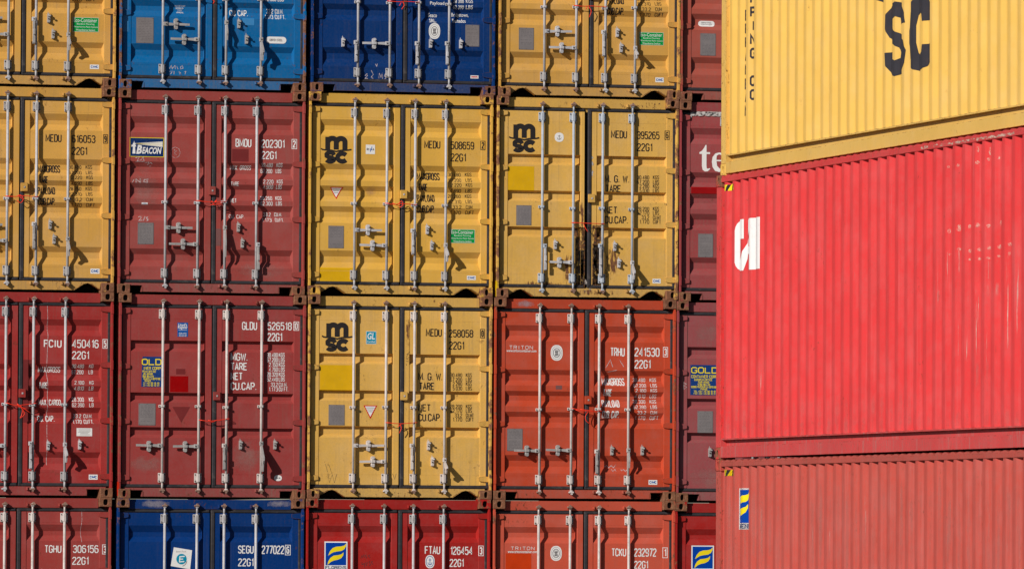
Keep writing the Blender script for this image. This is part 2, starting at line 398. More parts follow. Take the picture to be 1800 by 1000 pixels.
def P(px, py, plane, o):
    x, z = onY(px, py, plane); return x-o.x, z-o.z
def container(row, col, paintcol, typ, spec):
    rng = random.Random(row*17+col*5+3)
    Z = (3-row)*H_+(0, -.007, .005, .004, -.011)[col]
    if 'left' in spec: X = onY(spec['left'], 330, 0)[0]
    else: X = onY(spec['right'], 330, 0)[0]-W_
    root = empty('shipping_container', (X, 0, Z)); o = Vector((X, 0, Z))
    tag(root, spec['label'], 'shipping container', 'containers stacked with their doors facing out')
    pn = spec.get('name', 'paint')
    rust, dirt = spec.get('rust', .25), spec.get('dirt', .3)
    PM = paint(pn+'_door_paint', paintcol, rust*.95, dirt+.12, 0, spec.get('rough', .42), fade=spec.get('fade', .45))
    FM = paint(pn+'_frame_paint', tuple(v*.90 for v in paintcol[:3])+(1,), rust+.25, dirt+.1, .65+rust*.3)
    PO = rusty(pn+'_post_rust', tuple(v*.95 for v in paintcol[:3])+(1,), spec.get('post', rust*1.2))
    SM = paint(pn+'_sill_paint', tuple(v*.85+.02 for v in paintcol[:3])+(1,), rust+.35, dirt+.65, .8, streakcol=(.19, .14, .11, 1))
    CM = rusty(pn+'_casting', paintcol, spec.get('cast', .62)*.75+.35)
    RM = M[spec.get('rod', 'steel')]; GM = M['guide'] if spec.get('rod') is None else RM; HM = M[spec.get('hand', 'dullsteel')]
    # --- castings
    for zz in (0, H_-.118):
        for sx in (-1, 1):
            for yy in (0, 1):
                mb = MB(); casting(mb, CM, -.081, -.089, -.059, sgn=sx, hw=.0265 if zz == 0 else .034, hh=.0425 if zz == 0 else .0410)
                c = mb.build('corner_casting', root, loc=(.081 if sx < 0 else W_-.081, .089 if yy == 0 else L_-.089, zz+.059))
                if yy: c.rotation_euler = (0, 0, math.pi); 
                if yy: c.location.x = .081 if sx < 0 else W_-.081
    # --- corner posts
    for sx in (0, 1):
        mb = MB(); a, b = (0.006, .034) if sx == 0 else (W_-.034, W_-.006)
        mb.box(a, b, .010, .120, .118, H_-.118, PO, .003)
        a2, b2 = (0.003, .075) if sx == 0 else (W_-.075, W_-.003)
        mb.box(a2, b2, .1205, .19, .118, H_-.118, PO)
        for k in range(4):                   # hinge lugs on the post
            z = H_-(.215, .92, 1.62, 2.33)[k]
            mb.box(a-.0035 if sx == 0 else a-.002, b+.002 if sx == 0 else b+.0035, .004, .03, z-.06, z+.06, PO, .003)
        mb.build('corner_post', root)
        a, b = (.006, .10) if sx == 0 else (W_-.10, W_-.006)
        mb = MB(); mb.box(a, b, L_-.12, L_-.01, .118, H_-.118, FM); mb.build('corner_post', root)
    for (ax, bx, ay, by, yy, mm) in spec.get('marks', ()):
        (q0, r1), (q1, _), (_, r0) = P(ax, ay, yy, o), P(bx, ay, yy, o), P(ax, by, yy, o)
        mb = MB(); mb.rect(q0, q1, r0, r1, M[mm], yy); mb.build('scuff_mark', root)
    if 'postmark' in spec:
        ya, yb, pm = spec['postmark']; za = P(spec.get('left', 205), ya, .01, o)[1]; zb = P(spec.get('left', 205), yb, .01, o)[1]
        mb = MB(); mb.box(-.0005, .0022, .012, .10, zb, za, M[pm]); mb.box(-.0005, .016, .0085, .0095, zb, za, M[pm]); mb.build('paint_patch', root)
    # --- header and sill
    mb = MB(); zl = H_-.136
    mb.box(.162, W_-.162, .068, .15, zl, H_-.012, FM, .004); mb.box(.075, W_-.075, .098, .15, H_-.185, zl-.0005, FM)
    mb.build('door_header', root)
    mb = MB(); zs0, zs1 = .022, .134; xa, xb = .162, W_-.162
    if spec.get('sill', 'notch') == 'notch':
        n0, n1, nz = .168, .330, .095
        pts = [(xa-.08, zs1), (xa-.08, .11), (n0, .11), (n0, nz), (n1-.012, nz), (n1, nz-.01), (n1, zs0), (W_-n1, zs0), (W_-n1, nz-.01), (W_-n1+.012, nz), (W_-n0, nz), (W_-n0, .11), (xb+.08, .11), (xb+.08, zs1)]
        mb.prism(pts, .062, .075, SM)
        for q in (n1, W_-n1): mb.box(q-.006, q+.006, .058, .16, zs0, nz-.01, SM)
        mb.box(n0, n1, .062, .16, nz, nz+.008, SM); mb.box(W_-n1, W_-n0, .062, .16, nz, nz+.008, SM)
    else:
        n0, nm, n1, nz = .175, .335, .505, .112
        pts = [(xa-.08, zs1), (xa-.08, .11), (xa, .11), (n0, zs0+.012), (nm-.05, nz-.012), (nm, nz), (nm+.05, nz-.012), (n1, zs0), (W_-n1, zs0), (W_-nm-.05, nz-.012), (W_-nm, nz), (W_-nm+.05, nz-.012), (W_-n0, zs0+.012), (xb, .11), (xb+.08, .11), (xb+.08, zs1)]
        mb.prism(pts, .062, .075, SM)
        for q, e in ((1, n0), (1, n1)):
            pass
        for (ax, az, bx, bz) in ((n0, zs0+.012, nm-.05, nz-.012), (nm+.05, nz-.012, n1, zs0)):
            for mir in (0, 1):
                p, q = (ax, bx) if not mir else (W_-ax, W_-bx)
                mb.face([(p, .058, az), (q, .058, bz), (q, .15, bz), (p, .15, az)], SM)
                mb.face([(p, .058, az+.009), (q, .058, bz+.009), (q, .15, bz+.009), (p, .15, az+.009)], SM)
                mb.face([(p, .058, az), (q, .058, bz), (q, .058, bz+.009), (p, .058, az+.009)], SM)
    mb.box(.162, W_-.162, .0955, .16, .1345, .15, SM)
    mb.build('door_sill', root)
    # --- box behind
    mb = MB(); mb.box(.16, W_-.16, .19, L_-.1, .13, .16, M['wood'])
    for k in range(9): mb.box(.16, W_-.16, .55+k*.6, .62+k*.6, .03, .129, M['wood'])
    mb.build('floor', root)
    mb = MB(); n = 56
    for k in range(n):
        a, b = .1+k*(L_-.2)/n, .1+(k+1)*(L_-.2)/n; za, zb = H_-.012+(.0 if k % 2 else -.018), H_-.012+(-.018 if k % 2 else .0)
        mb.face([(.06, a, za), (W_-.06, a, za), (W_-.06, b, zb), (.06, b, zb)], FM)
    mb.build('roof', root)
    for sx in (0, 1):
        mb = MB(); side_panel_strip(mb, .012 if sx == 0 else W_-.012, .19, L_-.12, .13, H_-.07, PM, -1 if sx == 0 else 1); mb.build('side_wall', root)
        mb = MB(); a, b = (.006, .066) if sx == 0 else (W_-.066, W_-.006)
        mb.box(a, b, .178, L_-.178, H_-.07, H_-.010, FM); mb.build('top_side_rail', root)
        mb = MB(); mb.box(a, b, .178, L_-.178, .014, .13, FM); mb.build('bottom_side_rail', root)
    mb = MB(); mb.box(.1, W_-.1, L_-.06, L_-.03, .03, H_-.03, PM); mb.build('rear_wall', root)
    # --- doors
    profs = []; doors = []
    for di, (d0, d1, p0, p1) in enumerate(DOORS):
        if di == 0: d1 -= spec.get('gap', .014)
        pf = Prof(typ, p0, p1, rng); profs.append(pf)
        mb = MB(); z0, z1 = H_-ZT1, H_-ZT0; i = mb.mi(PM)
        mb.box(d0, p0, FY, FY+.05, z0, z1, PM, .003); mb.box(p1, d1, FY, FY+.05, z0, z1, PM, .003)
        ptop, pbot = H_-.315, H_-2.278
        mb.box(p0, p1, pf.y, FY+.05, ptop, z1, PM); mb.box(p0, p1, pf.y, FY+.05, z0, pbot, PM)
        for zz in (ptop, pbot): mb.box(p0+.001, p1-.001, FY+.0045, pf.y-.0001, zz-.003, zz+.003, PM)
        y, D, e = pf.y, pf.D, pf.e; cur = ptop
        def q(a, b, c, d): mb.face([a, b, c, d], PM)
        for (a, b, c, d) in pf.ch:
            za, zb, zc, zd = H_-a, H_-b, H_-c, H_-d
            q((p0, y, za), (p1, y, za), (p1, y, cur), (p0, y, cur))
            q((p0, y, za), (p1, y, za), (p1-e, y+D, zb), (p0+e, y+D, zb))
            q((p0+e, y+D, zb), (p1-e, y+D, zb), (p1-e, y+D, zc), (p0+e, y+D, zc))
            q((p0+e, y+D, zc), (p1-e, y+D, zc), (p1, y, zd), (p0, y, zd))
            q((p0, y, za), (p0+e, y+D, zb), (p0+e, y+D, zc), (p0, y, zd))
            q((p1, y, za), (p1-e, y+D, zb), (p1-e, y+D, zc), (p1, y, zd)); cur = zd
        q((p0, y, pbot), (p1, y, pbot), (p1, y, cur), (p0, y, cur))
        dr = mb.build('door', root); doors.append(dr)
        # rubber gasket round the leaf
        mb = MB(); g = M['gasket']
        ga, gb = (d0-.026, d1) if di == 0 else (d0-.038, d1+.026)
        mb.box(ga, gb, FY-.006, FY+.03, z1+.001, z1+.044, g, .012); mb.box(ga, gb, FY-.006, FY+.03, z0-.043, z0-.001, g, .010)
        if di == 0: mb.box(d0-.026, d0-.001, FY-.004, FY+.03, z0-.001, z1+.001, g, .006)
        else:
            mb.box(d1-.012, d1+.028, FY-.008, FY+.03, z0-.02, z1+.001, g, .010)
            mb.box(d0-.036, d0+.016, FY-.012, FY+.03, z0-.02, z1+.030, g, .012)
        mb.build('gasket', dr)
        for k in range(4):
            z = H_-(.215, .92, 1.62, 2.33)[k]+rng.uniform(-.004, .004)
            mb = MB(); s_ = 1 if di == 0 else -1; bx = 0 if di == 0 else W_
            a = [(bx+s_*.028, z-.036), (bx+s_*.095, z-.036), (bx+s_*.150, z-.027), (bx+s_*.158, z-.018), (bx+s_*.158, z+.018), (bx+s_*.150, z+.027), (bx+s_*.095, z+.036), (bx+s_*.028, z+.036)]
            mb.prism(a, .056, .0745, FM if spec.get('hinge') is None else PO)
            mb.tube([(bx+s_*.024, .022, z-.05), (bx+s_*.024, .022, z+.05)], .012, PO, 8)
            mb.build('hinge', dr)
    mb = MB(); mb.box(1.16, 1.30, .126, .14, .15, H_-.19, M['gap_shade']); mb.build('seam_shade_backing', root)  # added dark backing, paints the shade in the gap between the leaves
    # hasp box over the centre seam
    hx, hz = P(*spec['hasp'], .05, o)
    mb = MB(); mb.box(hx-.045, hx+.045, .030, FY-.005, hz-.055, hz+.055, FM, .005); mb.box(hx-.01, hx+.012, .024, .0298, hz-.012, hz+.012, HM, .003)
    mb.build('lock_box', root)
    # --- locking rods
    hd = spec['handles']; hy = .032
    for ri, rx in enumerate(spec['rods']):
        X0, _ = P(rx, 330, hy, o)
        mb = MB(); zr0, zr1 = H_-2.49, H_-.094
        mb.tube([(X0, hy, H_-2.395), (X0, hy, H_-.19)], .0172, RM, 12); mb.tube([(X0, hy, zr0+.02), (X0, hy, H_-2.3945)], .0125, RM, 10); mb.tube([(X0, hy, H_-.1895), (X0, hy, zr1)], .0125, RM, 10)
        rod = mb.build('locking_rod', root)
        for (a, b) in ((.198, .316), (2.268, 2.390)):
            mb = MB(); za, zb = H_-b, H_-a
            mb.box(X0-.047, X0+.047, .058, FY-.0005, za, zb, GM, .004)
            mb.box(X0-.024, X0+.024, .014, .0575, za+.004, zb-.004, GM, .010)
            for sx in (-1, 1):
                for zq in (za+.02, zb-.02): mb.cyl_y(X0+sx*.036, zq, .050, .0579, .0075, M['bolt'], 8)
            mb.build('rod_guide', rod)
        mb = MB(); zm = H_-1.425+rng.uniform(-.01, .01)
        mb.box(X0-.044, X0+.044, .058, FY+.0, zm-.018, zm+.018, RM, .003); mb.box(X0-.022, X0+.022, .006, .0575, zm-.015, zm+.015, RM, .005)
        mb.cyl_y(X0-.034, zm, .05, .0579, .007, M['bolt'], 8); mb.cyl_y(X0+.034, zm, .05, .0579, .007, M['bolt'], 8)
        mb.build('rod_guide', rod)
        for top in (1, 0):
            mb = MB(); zc = H_-.098 if top else H_-2.486; s_ = 1 if top else -1; cm = M['rustcam'] if (top or rng.random() < .6) else RM
            jit = rng.uniform(-.008, .008)
            mb.box(X0-.020, X0+.020, .010, .050, zc-.022, zc+.022, RM if rng.random() < .6 else cm, .006)
            mb.box(X0-.038+jit, X0+.030+jit, .000, .040, zc+s_*.006-.010, zc+s_*.006+.012, cm, .005)
            mb.cyl_y(X0+jit, zc+s_*.024, .004, .034, .014, cm, 8)
            mb.build('cam_head', rod)
            mb = MB(); kx = X0-.040 if ri > 1 else X0+.006
            mb.box(kx-.038, kx+.03, .036, (.067 if top else .0615), zc-.020, zc+.024, FM if top else SM, .006)
            mb.box(kx-.03, kx-.018, .020, .0355, zc-.020, zc+.020, FM if top else SM, .003)
            mb.build('cam_keeper', root)
        if ri in hd:
            kind, ang = hd[ri][0], rng.uniform(-.006, .006)
            if kind in 'LR':
                _, ze = hd[ri][1:3]; endx = P(hd[ri][1], ze, hy, o)[0]; _, z = P(rx, ze, hy, o)
                s_ = -1 if kind == 'L' else 1; mb = MB()
                hub = X0+s_*.040
                mb.box(min(X0, X0+s_*.062), max(X0, X0+s_*.062), .010, .044, z-.026, z+.026, HM, .006)
                mb.cyl_y(hub, z, .004, .0098, .009, M['bolt'], 8)
                L1 = endx-X0; xm = X0+L1*.55
                for (a, b, h1, h2, yy) in ((X0+s_*.063, xm, .019, .011, .022), (xm, endx, .015, .014, .016)):
                    pts = [(a, z-h1), (b, z-h2+ang), (b, z+h2+ang), (a, z+h1)]
                    mb.prism(pts, yy, yy+.016, HM)
                mb.build('handle', rod)
            else:
                z0, z1, dx = hd[ri][1:4]; _, za = P(rx, z0, hy, o); _, zb = P(rx, z1, hy, o); mb = MB()
                ofs = dx*.034; xh = X0+ofs
                mb.box(xh-.024, xh+.024, .002, .040, za-.030, za+.026, HM if dx == 0 else RM, .006)
                mb.cyl_y(xh, za, -.004, .0018, .008, M['bolt'], 8)
                out = hd[ri][4] if len(hd[ri]) > 4 else .12; Lh = za-zb
                if dx:
                    mb.box(xh-.017, xh+.015, -.004, .012, zb, za-.031, HM, .004); mb.box(xh-.012, xh+.016, -.022, -.0045, za-Lh*.62, za-Lh*.40, HM, .004)
                    mb.box(xh-.020, xh+.018, -.012, -.0045, zb+.01, za-Lh*.70, HM, .003)
                else:
                    k = out/.12
                    prof = [(.012, 0), (-.012*k, -.08), (-.055*k, -.30), (-.088*k, -.48), (-.090*k, -.60), (-.065*k, -.74), (-.050*k, -1.02), (-.020*k, -1.02), (-.018*k, -.84), (-.030*k, -.70), (-.010*k, -.56), (.006, -.44), (.012, -.30)]
                    v1 = [(xh-.008, yy, za-.02+zz*(Lh-.02)) for yy, zz in prof]; v2 = [(xh+.010, yy, zz) for _, yy, zz in v1]
                    for tri in tessellate_polygon([[Vector((q[1], q[2], 0)) for q in v1]]):
                        mb.face([v1[q] for q in tri], HM); mb.face([v2[q] for q in reversed(tri)], HM)
                    for e in range(len(v1)): mb.face([v1[e], v2[e], v2[(e+1) % len(v1)], v1[(e+1) % len(v1)]], HM)
                mb.build('handle', rod)
    for (px, py) in spec.get('catch', ()):      # retainers holding a handle
        x, z = P(px, py, .03, o); mb = MB()
        mb.box(x-.026, x+.026, .020, FY+.006, z-.050, z+.050, HM, .008)
        mb.cyl_y(x, z+.046, .014, FY, .025, HM, 10); mb.cyl_y(x, z-.048, .022, FY, .022, HM, 10)
        mb.box(x-.028, x+.028, .004, .0155, z-.016, z+.020, HM, .005)
        mb.box(x-.012, x+.016, -.006, .003, z+.032, z+.054, HM, .004)
        mb.build('handle_retainer', root)
    for (px, py) in spec.get('free', ()):       # empty retainers
        x, z = P(px, py, .06, o); mb = MB()
        mb.prism([(x-.018, z-.055), (x+.012, z-.058), (x+.018, z-.045), (x+.018, z+.03), (x+.004, z+.055), (x-.018, z+.055)], .048, FY+.006, HM)
        mb.box(x-.016, x+.012, .020, .0475, z+.022, z+.056, HM, .006); mb.box(x-.004, x+.022, .002, .0195, z+.018, z+.040, HM, .005); mb.prism([(x-.018, z+.05), (x-.002, z+.05), (x-.014, z+.082)], .030, .046, HM)
        mb.cyl_y(x-.002, z-.040, .030, .0475, .016, HM, 8); mb.cyl_y(x-.002, z-.008, .040, .0479, .009, M['bolt'], 8)
        mb.build('handle_retainer', root)
    # --- decals: every entry is (kind, args...) in photo pixels on the door plane
    dec = []
    for e in spec.get('decals', ()):        # painted blocks become one piece of lettering per word
        if e[0] == 'block': dec += [('text', r[0], r[1], r[2], r[3], r[4], e[6], r[5] if len(r) > 5 else None) for r in e[5]]
        else: dec.append(e)
    for e in dec:
        kind = e[0]; xs = e[1]
        def Q(px, py): return P(px, py, FY+.004, o)
        xm = Q(xs, e[3])[0]; di = 0 if xm < 1.25 else 1
        mb = MB(); DECAL[kind](mb, Q, *e[1:])
        mb.build(DNAME.get(kind, 'lettering'), doors[di], deform=profs[di].deform(.0022 if kind not in ('patch', 'rustpatch', 'chalkline') else .0012))
    return root

# ------------------------------------------------------------------ decals
def D_text(mb, Q, x0, x1, y0, y1, s, m='white', t=None, **kw):
    a, z1 = Q(x0, y0); b, _ = Q(x1, y0); _, z0 = Q(x0, y1)
    h = z1-z0
    if h < .062: kw['gap'] = 2.1; t = .118
    text(mb, s, a, b, z0, z1, M[m], h*(t or .125), **kw)
def D_block(mb, Q, x0, x1, y0, y1, rows, m):
    """several strings as one painted block: rows of (x0,x1,y0,y1,string[,thickness])"""
    for r in rows:
        D_text(mb, Q, r[0], r[1], r[2], r[3], r[4], m, r[5] if len(r) > 5 else None)
def D_digitbox(mb, Q, x0, x1, y0, y1, s, m='white'):
    a, z1 = Q(x0, y0); b, z0 = Q(x1, y1); t = .0075
    mb.ribbon([(a, z0), (a, z1), (b, z1), (b, z0), (a, z0)], t, M[m], 0, True)
    w_ = b-a; h = z1-z0; text(mb, s, a+w_*.2, b-w_*.2, z0+h*.12, z1-h*.12, M[m], h*.115)
def quad(Q, x0, x1, y0, y1):
    a, z1 = Q(x0, y0); b, _ = Q(x1, y0); _, z0 = Q(x0, y1); return a, b, z0, z1
def frame(mb, a, b, z0, z1, m, t, y=-.0003):
    mb.ribbon([(a+t/2, z0+t/2), (a+t/2, z1-t/2), (b-t/2, z1-t/2), (b-t/2, z0+t/2), (a+t/2, z0+t/2)], t, m, y, True)
def D_plate(mb, Q, x0, x1, y0, y1, v=0):
    a, b, z0, z1 = quad(Q, x0, x1, y0, y1); w_ = b-a; h = z1-z0; rr = random.Random(int(x0*7+y0))
    y = -.0015
    mb.rect(a, b, z0, z1, M['plate'], y)
    for q in ((a, a, z0, z1), (b, b, z0, z1)): mb.face([(q[0], y, q[2]), (q[0], .001, q[2]), (q[0], .001, q[3]), (q[0], y, q[3])], M['plate'])
    mb.face([(a, y, z1), (b, y, z1), (b, .001, z1), (a, .001, z1)], M['plate'])
    frame(mb, a+.006, b-.006, z0+.006, z1-.006, M['platetext'], .002, y-.0004)
    for k in range(13):
        z = z1-h*(.1+.065*k)
        if rr.random() < .12: continue
        x = a+w_*.12
        while x < b-w_*.15:
            l = rr.uniform(.01, .045); x2 = min(x+l, b-w_*.12)
            mb.ribbon([(x, z), (x2, z)], .004, M['platetext'], y-.0004); x = x2+rr.uniform(.006, .02)
    for cx in (a+.008, (a+b)/2, b-.008):
        for cz in (z0+.008, z1-.008): mb.poly([(cx+.0045*math.cos(k), cz+.0045*math.sin(k)) for k in range(6)], M['bolt'], y-.0006)
def D_eco(mb, Q, x0, x1, y0, y1):
    a, b, z0, z1 = quad(Q, x0, x1, y0, y1); w_ = b-a; h = z1-z0
    mb.rect(a, b, z0, z1, M['green']); frame(mb, a, b, z0, z1, M['white'], .003)
    btext(mb, "Eco-Container", a+w_*.04, b-w_*.06, z1-h*.33, z1-h*.05, M['white'])
    for k, s in enumerate(("Bamboo Flooring", "Waterborne Paint System", "Waterborne Sealant")):
        i = (.16, .03, .13)[k]; btext(mb, s, a+w_*i, b-w_*i, z1-h*(.54+.2*k), z1-h*(.40+.2*k), M['white'])
def D_cimc(mb, Q, x0, x1, y0, y1, s="CIMC", m='bluest'):
    a, b, z0, z1 = quad(Q, x0, x1, y0, y1); w_ = b-a; h = z1-z0
    mb.rect(a, b, z0, z1, M['white']); text(mb, s, a+w_*.1, b-w_*.1, z0+h*.25, z1-h*.22, M[m], h*.13, y=-.0004, gap=1.4)
def D_msc(mb, Q, x0, x1, y0, y1):
    a, b, z0, z1 = quad(Q, x0, x1, y0, y1); logo(mb, a, b, z0, z1, M['black'])
def logo(mb, a, b, z0, z1, m, ts=.135):
    w_ = b-a; h = z1-z0
    def p(u, v): return (a+u*w_, z0+v*h)
    def arc(cx, cy, rx, ry, a0, a1, n=12): return [p(cx+rx*math.cos(R(a0+(a1-a0)*k/n)), cy+ry*math.sin(R(a0+(a1-a0)*k/n))) for k in range(n+1)]
    t = w_*.165
    mb.rect(*[p(.14, 0)[0], p(.30, 0)[0]], p(0, .5)[1], p(0, .98)[1], m, 0)
    mb.ribbon([p(.22, .80)]+arc(.37, .80, .13, .125, 150, 0)+[p(.50, .50)], t, m, -.0003)
    mb.ribbon([p(.50, .80)]+arc(.655, .80, .13, .125, 160, 0)+[p(.785, .50)], t, m, -.0006)
    mb.ribbon([p(0, .53), p(.05, .495), p(.14, .48), p(.25, .475), p(.35, .47), p(.45, .44), p(.5, .425), p(.56, .445), p(.66, .475), p(.78, .48), p(.9, .49), p(1, .515)], h*.055, m, -.0009)
    ts = w_*ts
    s_ = [p(.43, .29)]+arc(.30, .30, .12, .085, 25, 170, 8)+arc(.30, .235, .115, .06, 150, 190, 2)[:0]+[p(.185, .25), p(.24, .215), p(.36, .19), p(.42, .15)]+arc(.30, .125, .13, .085, 0, -160, 8)
    mb.ribbon(s_, ts, m, 0)
    mb.ribbon(arc(.70, .205, .155, .15, 38, 322, 16), ts*1.1, m, 0)
def btext(mb, s, x0, x1, z0, z1, m, bold=.0, shear=0., y=-.0004):
    """mixed-case lettering from Blender's built-in face"""
    cu = bpy.data.curves.new('t', 'FONT'); cu.body = s; cu.resolution_u = 2; cu.offset = bold; cu.shear = shear
    ob = bpy.data.objects.new('t', cu); C.objects.link(ob)
    dg = bpy.context.evaluated_depsgraph_get(); me = bpy.data.meshes.new_from_object(ob.evaluated_get(dg))
    xs = [v.co.x for v in me.vertices]; ys = [v.co.y for v in me.vertices]
    ax, bx, ay, by = min(xs), max(xs), min(ys), max(ys)
    i = mb.mi(m); vs = [mb.bm.verts.new((x0+(v.co.x-ax)/(bx-ax)*(x1-x0), y, z0+(v.co.y-ay)/(by-ay)*(z1-z0))) for v in me.vertices]
    for p in me.polygons:
        try: f = mb.bm.faces.new([vs[k] for k in p.vertices]); f.material_index = i
        except ValueError: pass
    bpy.data.objects.remove(ob); bpy.data.meshes.remove(me); bpy.data.curves.remove(cu)
def D_btext(mb, Q, x0, x1, y0, y1, s, m='white', bold=.01, shear=0.):
    a, b, z0, z1 = quad(Q, x0, x1, y0, y1); btext(mb, s, a, b, z0, z1, M[m], bold, shear)
def D_patch(mb, Q, x0, x1, y0, y1, m):
    a, b, z0, z1 = quad(Q, x0, x1, y0, y1); mb.rect(a, b, z0, z1, m if not isinstance(m, str) else M[m])
def D_tri(mb, Q, x0, x1, y0, y1, m=None):
    a, b, z0, z1 = quad(Q, x0, x1, y0, y1); c = (a+b)/2
    if m: mb.poly([(a, z1), (b, z1), (c, z0)], m); return
    mb.poly([(a, z1), (b, z1), (c, z0)], M['redst']); k = .13
    mb.poly([(a+(b-a)*.11, z1-(z1-z0)*.07), (b-(b-a)*.11, z1-(z1-z0)*.07), (c, z0+(z1-z0)*.16)], M['white'], -.0004)
    for q, (f, g) in enumerate(((.2, .18), (.27, .32), (.34, .46))):
        mb.ribbon([(a+(b-a)*f, z1-(z1-z0)*g), (b-(b-a)*f, z1-(z1-z0)*g)], (z1-z0)*.04, M['platetext'], -.0008)
def D_round(mb, Q, x0, x1, y0, y1, kind='bv'):
    a, b, z0, z1 = quad(Q, x0, x1, y0, y1); cx, cz = (a+b)/2, (z0+z1)/2; rx, rz = (b-a)/2, (z1-z0)/2
    def el(k, n=28, p=1.): return [(cx+rx*k*math.copysign(abs(math.cos(2*math.pi*j/n))**p, math.cos(2*math.pi*j/n)), cz+rz*k*math.copysign(abs(math.sin(2*math.pi*j/n))**p, math.sin(2*math.pi*j/n))) for j in range(n)]
    mb.poly(el(1, p=.85), M['white'])
    d = M['platetext']
    if kind == 'bv':
        mb.ribbon(el(.56)+el(.56)[:1], rx*.10, d, -.0004, True)
        mb.ribbon(el(.82)+el(.82)[:1], rx*.05, M['plate'], -.0004, True)
        for k in (-.22, 0, .22): mb.ribbon([(cx+rx*k, cz-rz*.4), (cx+rx*k*.7, cz), (cx+rx*k, cz+rz*.38)], rx*.11, d, -.0007)
        mb.ribbon([(cx-rx*.3, cz+rz*.1), (cx+rx*.3, cz+rz*.18)], rx*.12, d, -.001); mb.ribbon([(cx-rx*.3, cz-rz*.25), (cx+rx*.3, cz-rz*.2)], rx*.12, d, -.001)
    elif kind == 'anchor':
        c = M['navyst']
        mb.ribbon(el(.72)+el(.72)[:1], rx*.10, c, -.0004, True) if False else None
        mb.ribbon([(cx, cz-rz*.5), (cx, cz+rz*.5)], rx*.12, d, -.0004); mb.ribbon([(cx-rx*.3, cz+rz*.25), (cx+rx*.3, cz+rz*.25)], rx*.1, d, -.0006)
        mb.ribbon([(cx-rx*.45, cz-rz*.1), (cx-rx*.3, cz-rz*.4), (cx, cz-rz*.5), (cx+rx*.3, cz-rz*.4), (cx+rx*.45, cz-rz*.1)], rx*.1, d, -.0008)
    elif kind == 'anchorblue':
        c = M['bluest']
        mb.ribbon(el(.80)+el(.80)[:1], rx*.12, c, -.0004, True)
        mb.ribbon([(cx, cz-rz*.5), (cx, cz+rz*.5)], rx*.14, c, -.0006); mb.ribbon([(cx-rx*.3, cz+rz*.25), (cx+rx*.3, cz+rz*.25)], rx*.12, c, -.0008)
        mb.ribbon([(cx-rx*.45, cz-rz*.1), (cx-rx*.3, cz-rz*.4), (cx, cz-rz*.5), (cx+rx*.3, cz-rz*.4), (cx+rx*.45, cz-rz*.1)], rx*.12, c, -.001)
    elif kind == 'text':
        text(mb, 'CSR HQ', cx-rx*.6, cx+rx*.6, cz-rz*.25, cz+rz*.25, d, rz*.1, y=-.0004)
def D_pill(mb, Q, x0, x1, y0, y1, lines):
    a, b, z0, z1 = quad(Q, x0, x1, y0, y1); r = (z1-z0)/2; pts = []
    for k in range(9): pts.append((b-r+r*math.sin(R(180*k/8)), z0+r+r*math.cos(R(180*k/8))))
    for k in range(9): pts.append((a+r-r*math.sin(R(180*k/8)), z0+r-r*math.cos(R(180*k/8))))
    mb.poly(pts, M['white']); n = len(lines)
    for k, s in enumerate(lines):
        h = (z1-z0)/(n+1.2); zc = z1-(k+.95)*(z1-z0)/(n+.9); text(mb, s, a+r*1.1, b-r*1.1, zc-h*.38, zc+h*.38, M['platetext'], h*.12, y=-.0004)
def D_beacon(mb, Q, x0, x1, y0, y1):
    a, b, z0, z1 = quad(Q, x0, x1, y0, y1); w_ = b-a; h = z1-z0
    def p(u, v): return (a+u*w_, z0+v*h)
    mb.rect(a, b, z0, z1, M['yellowst']); mb.rect(a+.007, b-.007, z0+.007, z1-.007, M['navyst'], -.0004)
    mb.poly([p(.15, .70), p(.96, .81), p(.96, .52), p(.15, .66)], M['cream'], -.0008)
    for k in range(5): mb.ribbon([p(.18, .69-.006*k), p(.96, .77-.055*k)], h*.012, M['yellowst'] if k % 2 else M['navyst'], -.0011)
    mb.poly([p(.08, .16), p(.17, .16), p(.155, .55), p(.16, .68), p(.14, .72), p(.13, .83), p(.115, .72), p(.09, .68), p(.10, .55)], M['white'], -.0012)
    mb.poly([p(.045, .52), p(.19, .52), p(.17, .62), p(.06, .62)], M['white'], -.0015)
    btext(mb, 'B', p(.19, 0)[0], p(.36, 0)[0], p(0, .15)[1], p(0, .61)[1], M['white'], .045, .25, -.0018)
    btext(mb, 'EACON', p(.36, 0)[0], p(.93, 0)[0], p(0, .16)[1], p(0, .51)[1], M['white'], .035, .25, -.0022)
def D_florens(mb, Q, x0, x1, y0, y1):
    a, b, z0, z1 = quad(Q, x0, x1, y0, y1); florens(mb, a, b, z0, z1)
def florens(mb, a, b, z0, z1):
    w_ = b-a; h = z1-z0
    def p(u, v): return (a+u*w_, z0+v*h)
    mb.rect(a, b, z0, z1, M['white']); mb.rect(*[p(.05, 0)[0], p(.95, 0)[0]], p(0, .16)[1], p(0, .96)[1], M['bluest2'], -.0004)
    mb.poly([p(.16, .50), p(.24, .66), p(.36, .77), p(.52, .82), p(.72, .83), p(.86, .86), p(.94, .93), p(.93, .83), p(.86, .73), p(.74, .67), p(.55, .65), p(.38, .62), p(.26, .56)], M['yellowst'], -.0008)
    mb.poly([p(.13, .17), p(.17, .30), p(.26, .42), p(.40, .50), p(.60, .52), p(.74, .55), p(.83, .62), p(.82, .52), p(.74, .42), p(.60, .36), p(.42, .33), p(.28, .28), p(.20, .22)], M['yellowst'], -.0008)
    text(mb, 'FLORENS', *[p(.04, 0)[0], p(.96, 0)[0]], p(0, .025)[1], p(0, .135)[1], M['navyst'], h*.022, y=-.0008, slab=True)
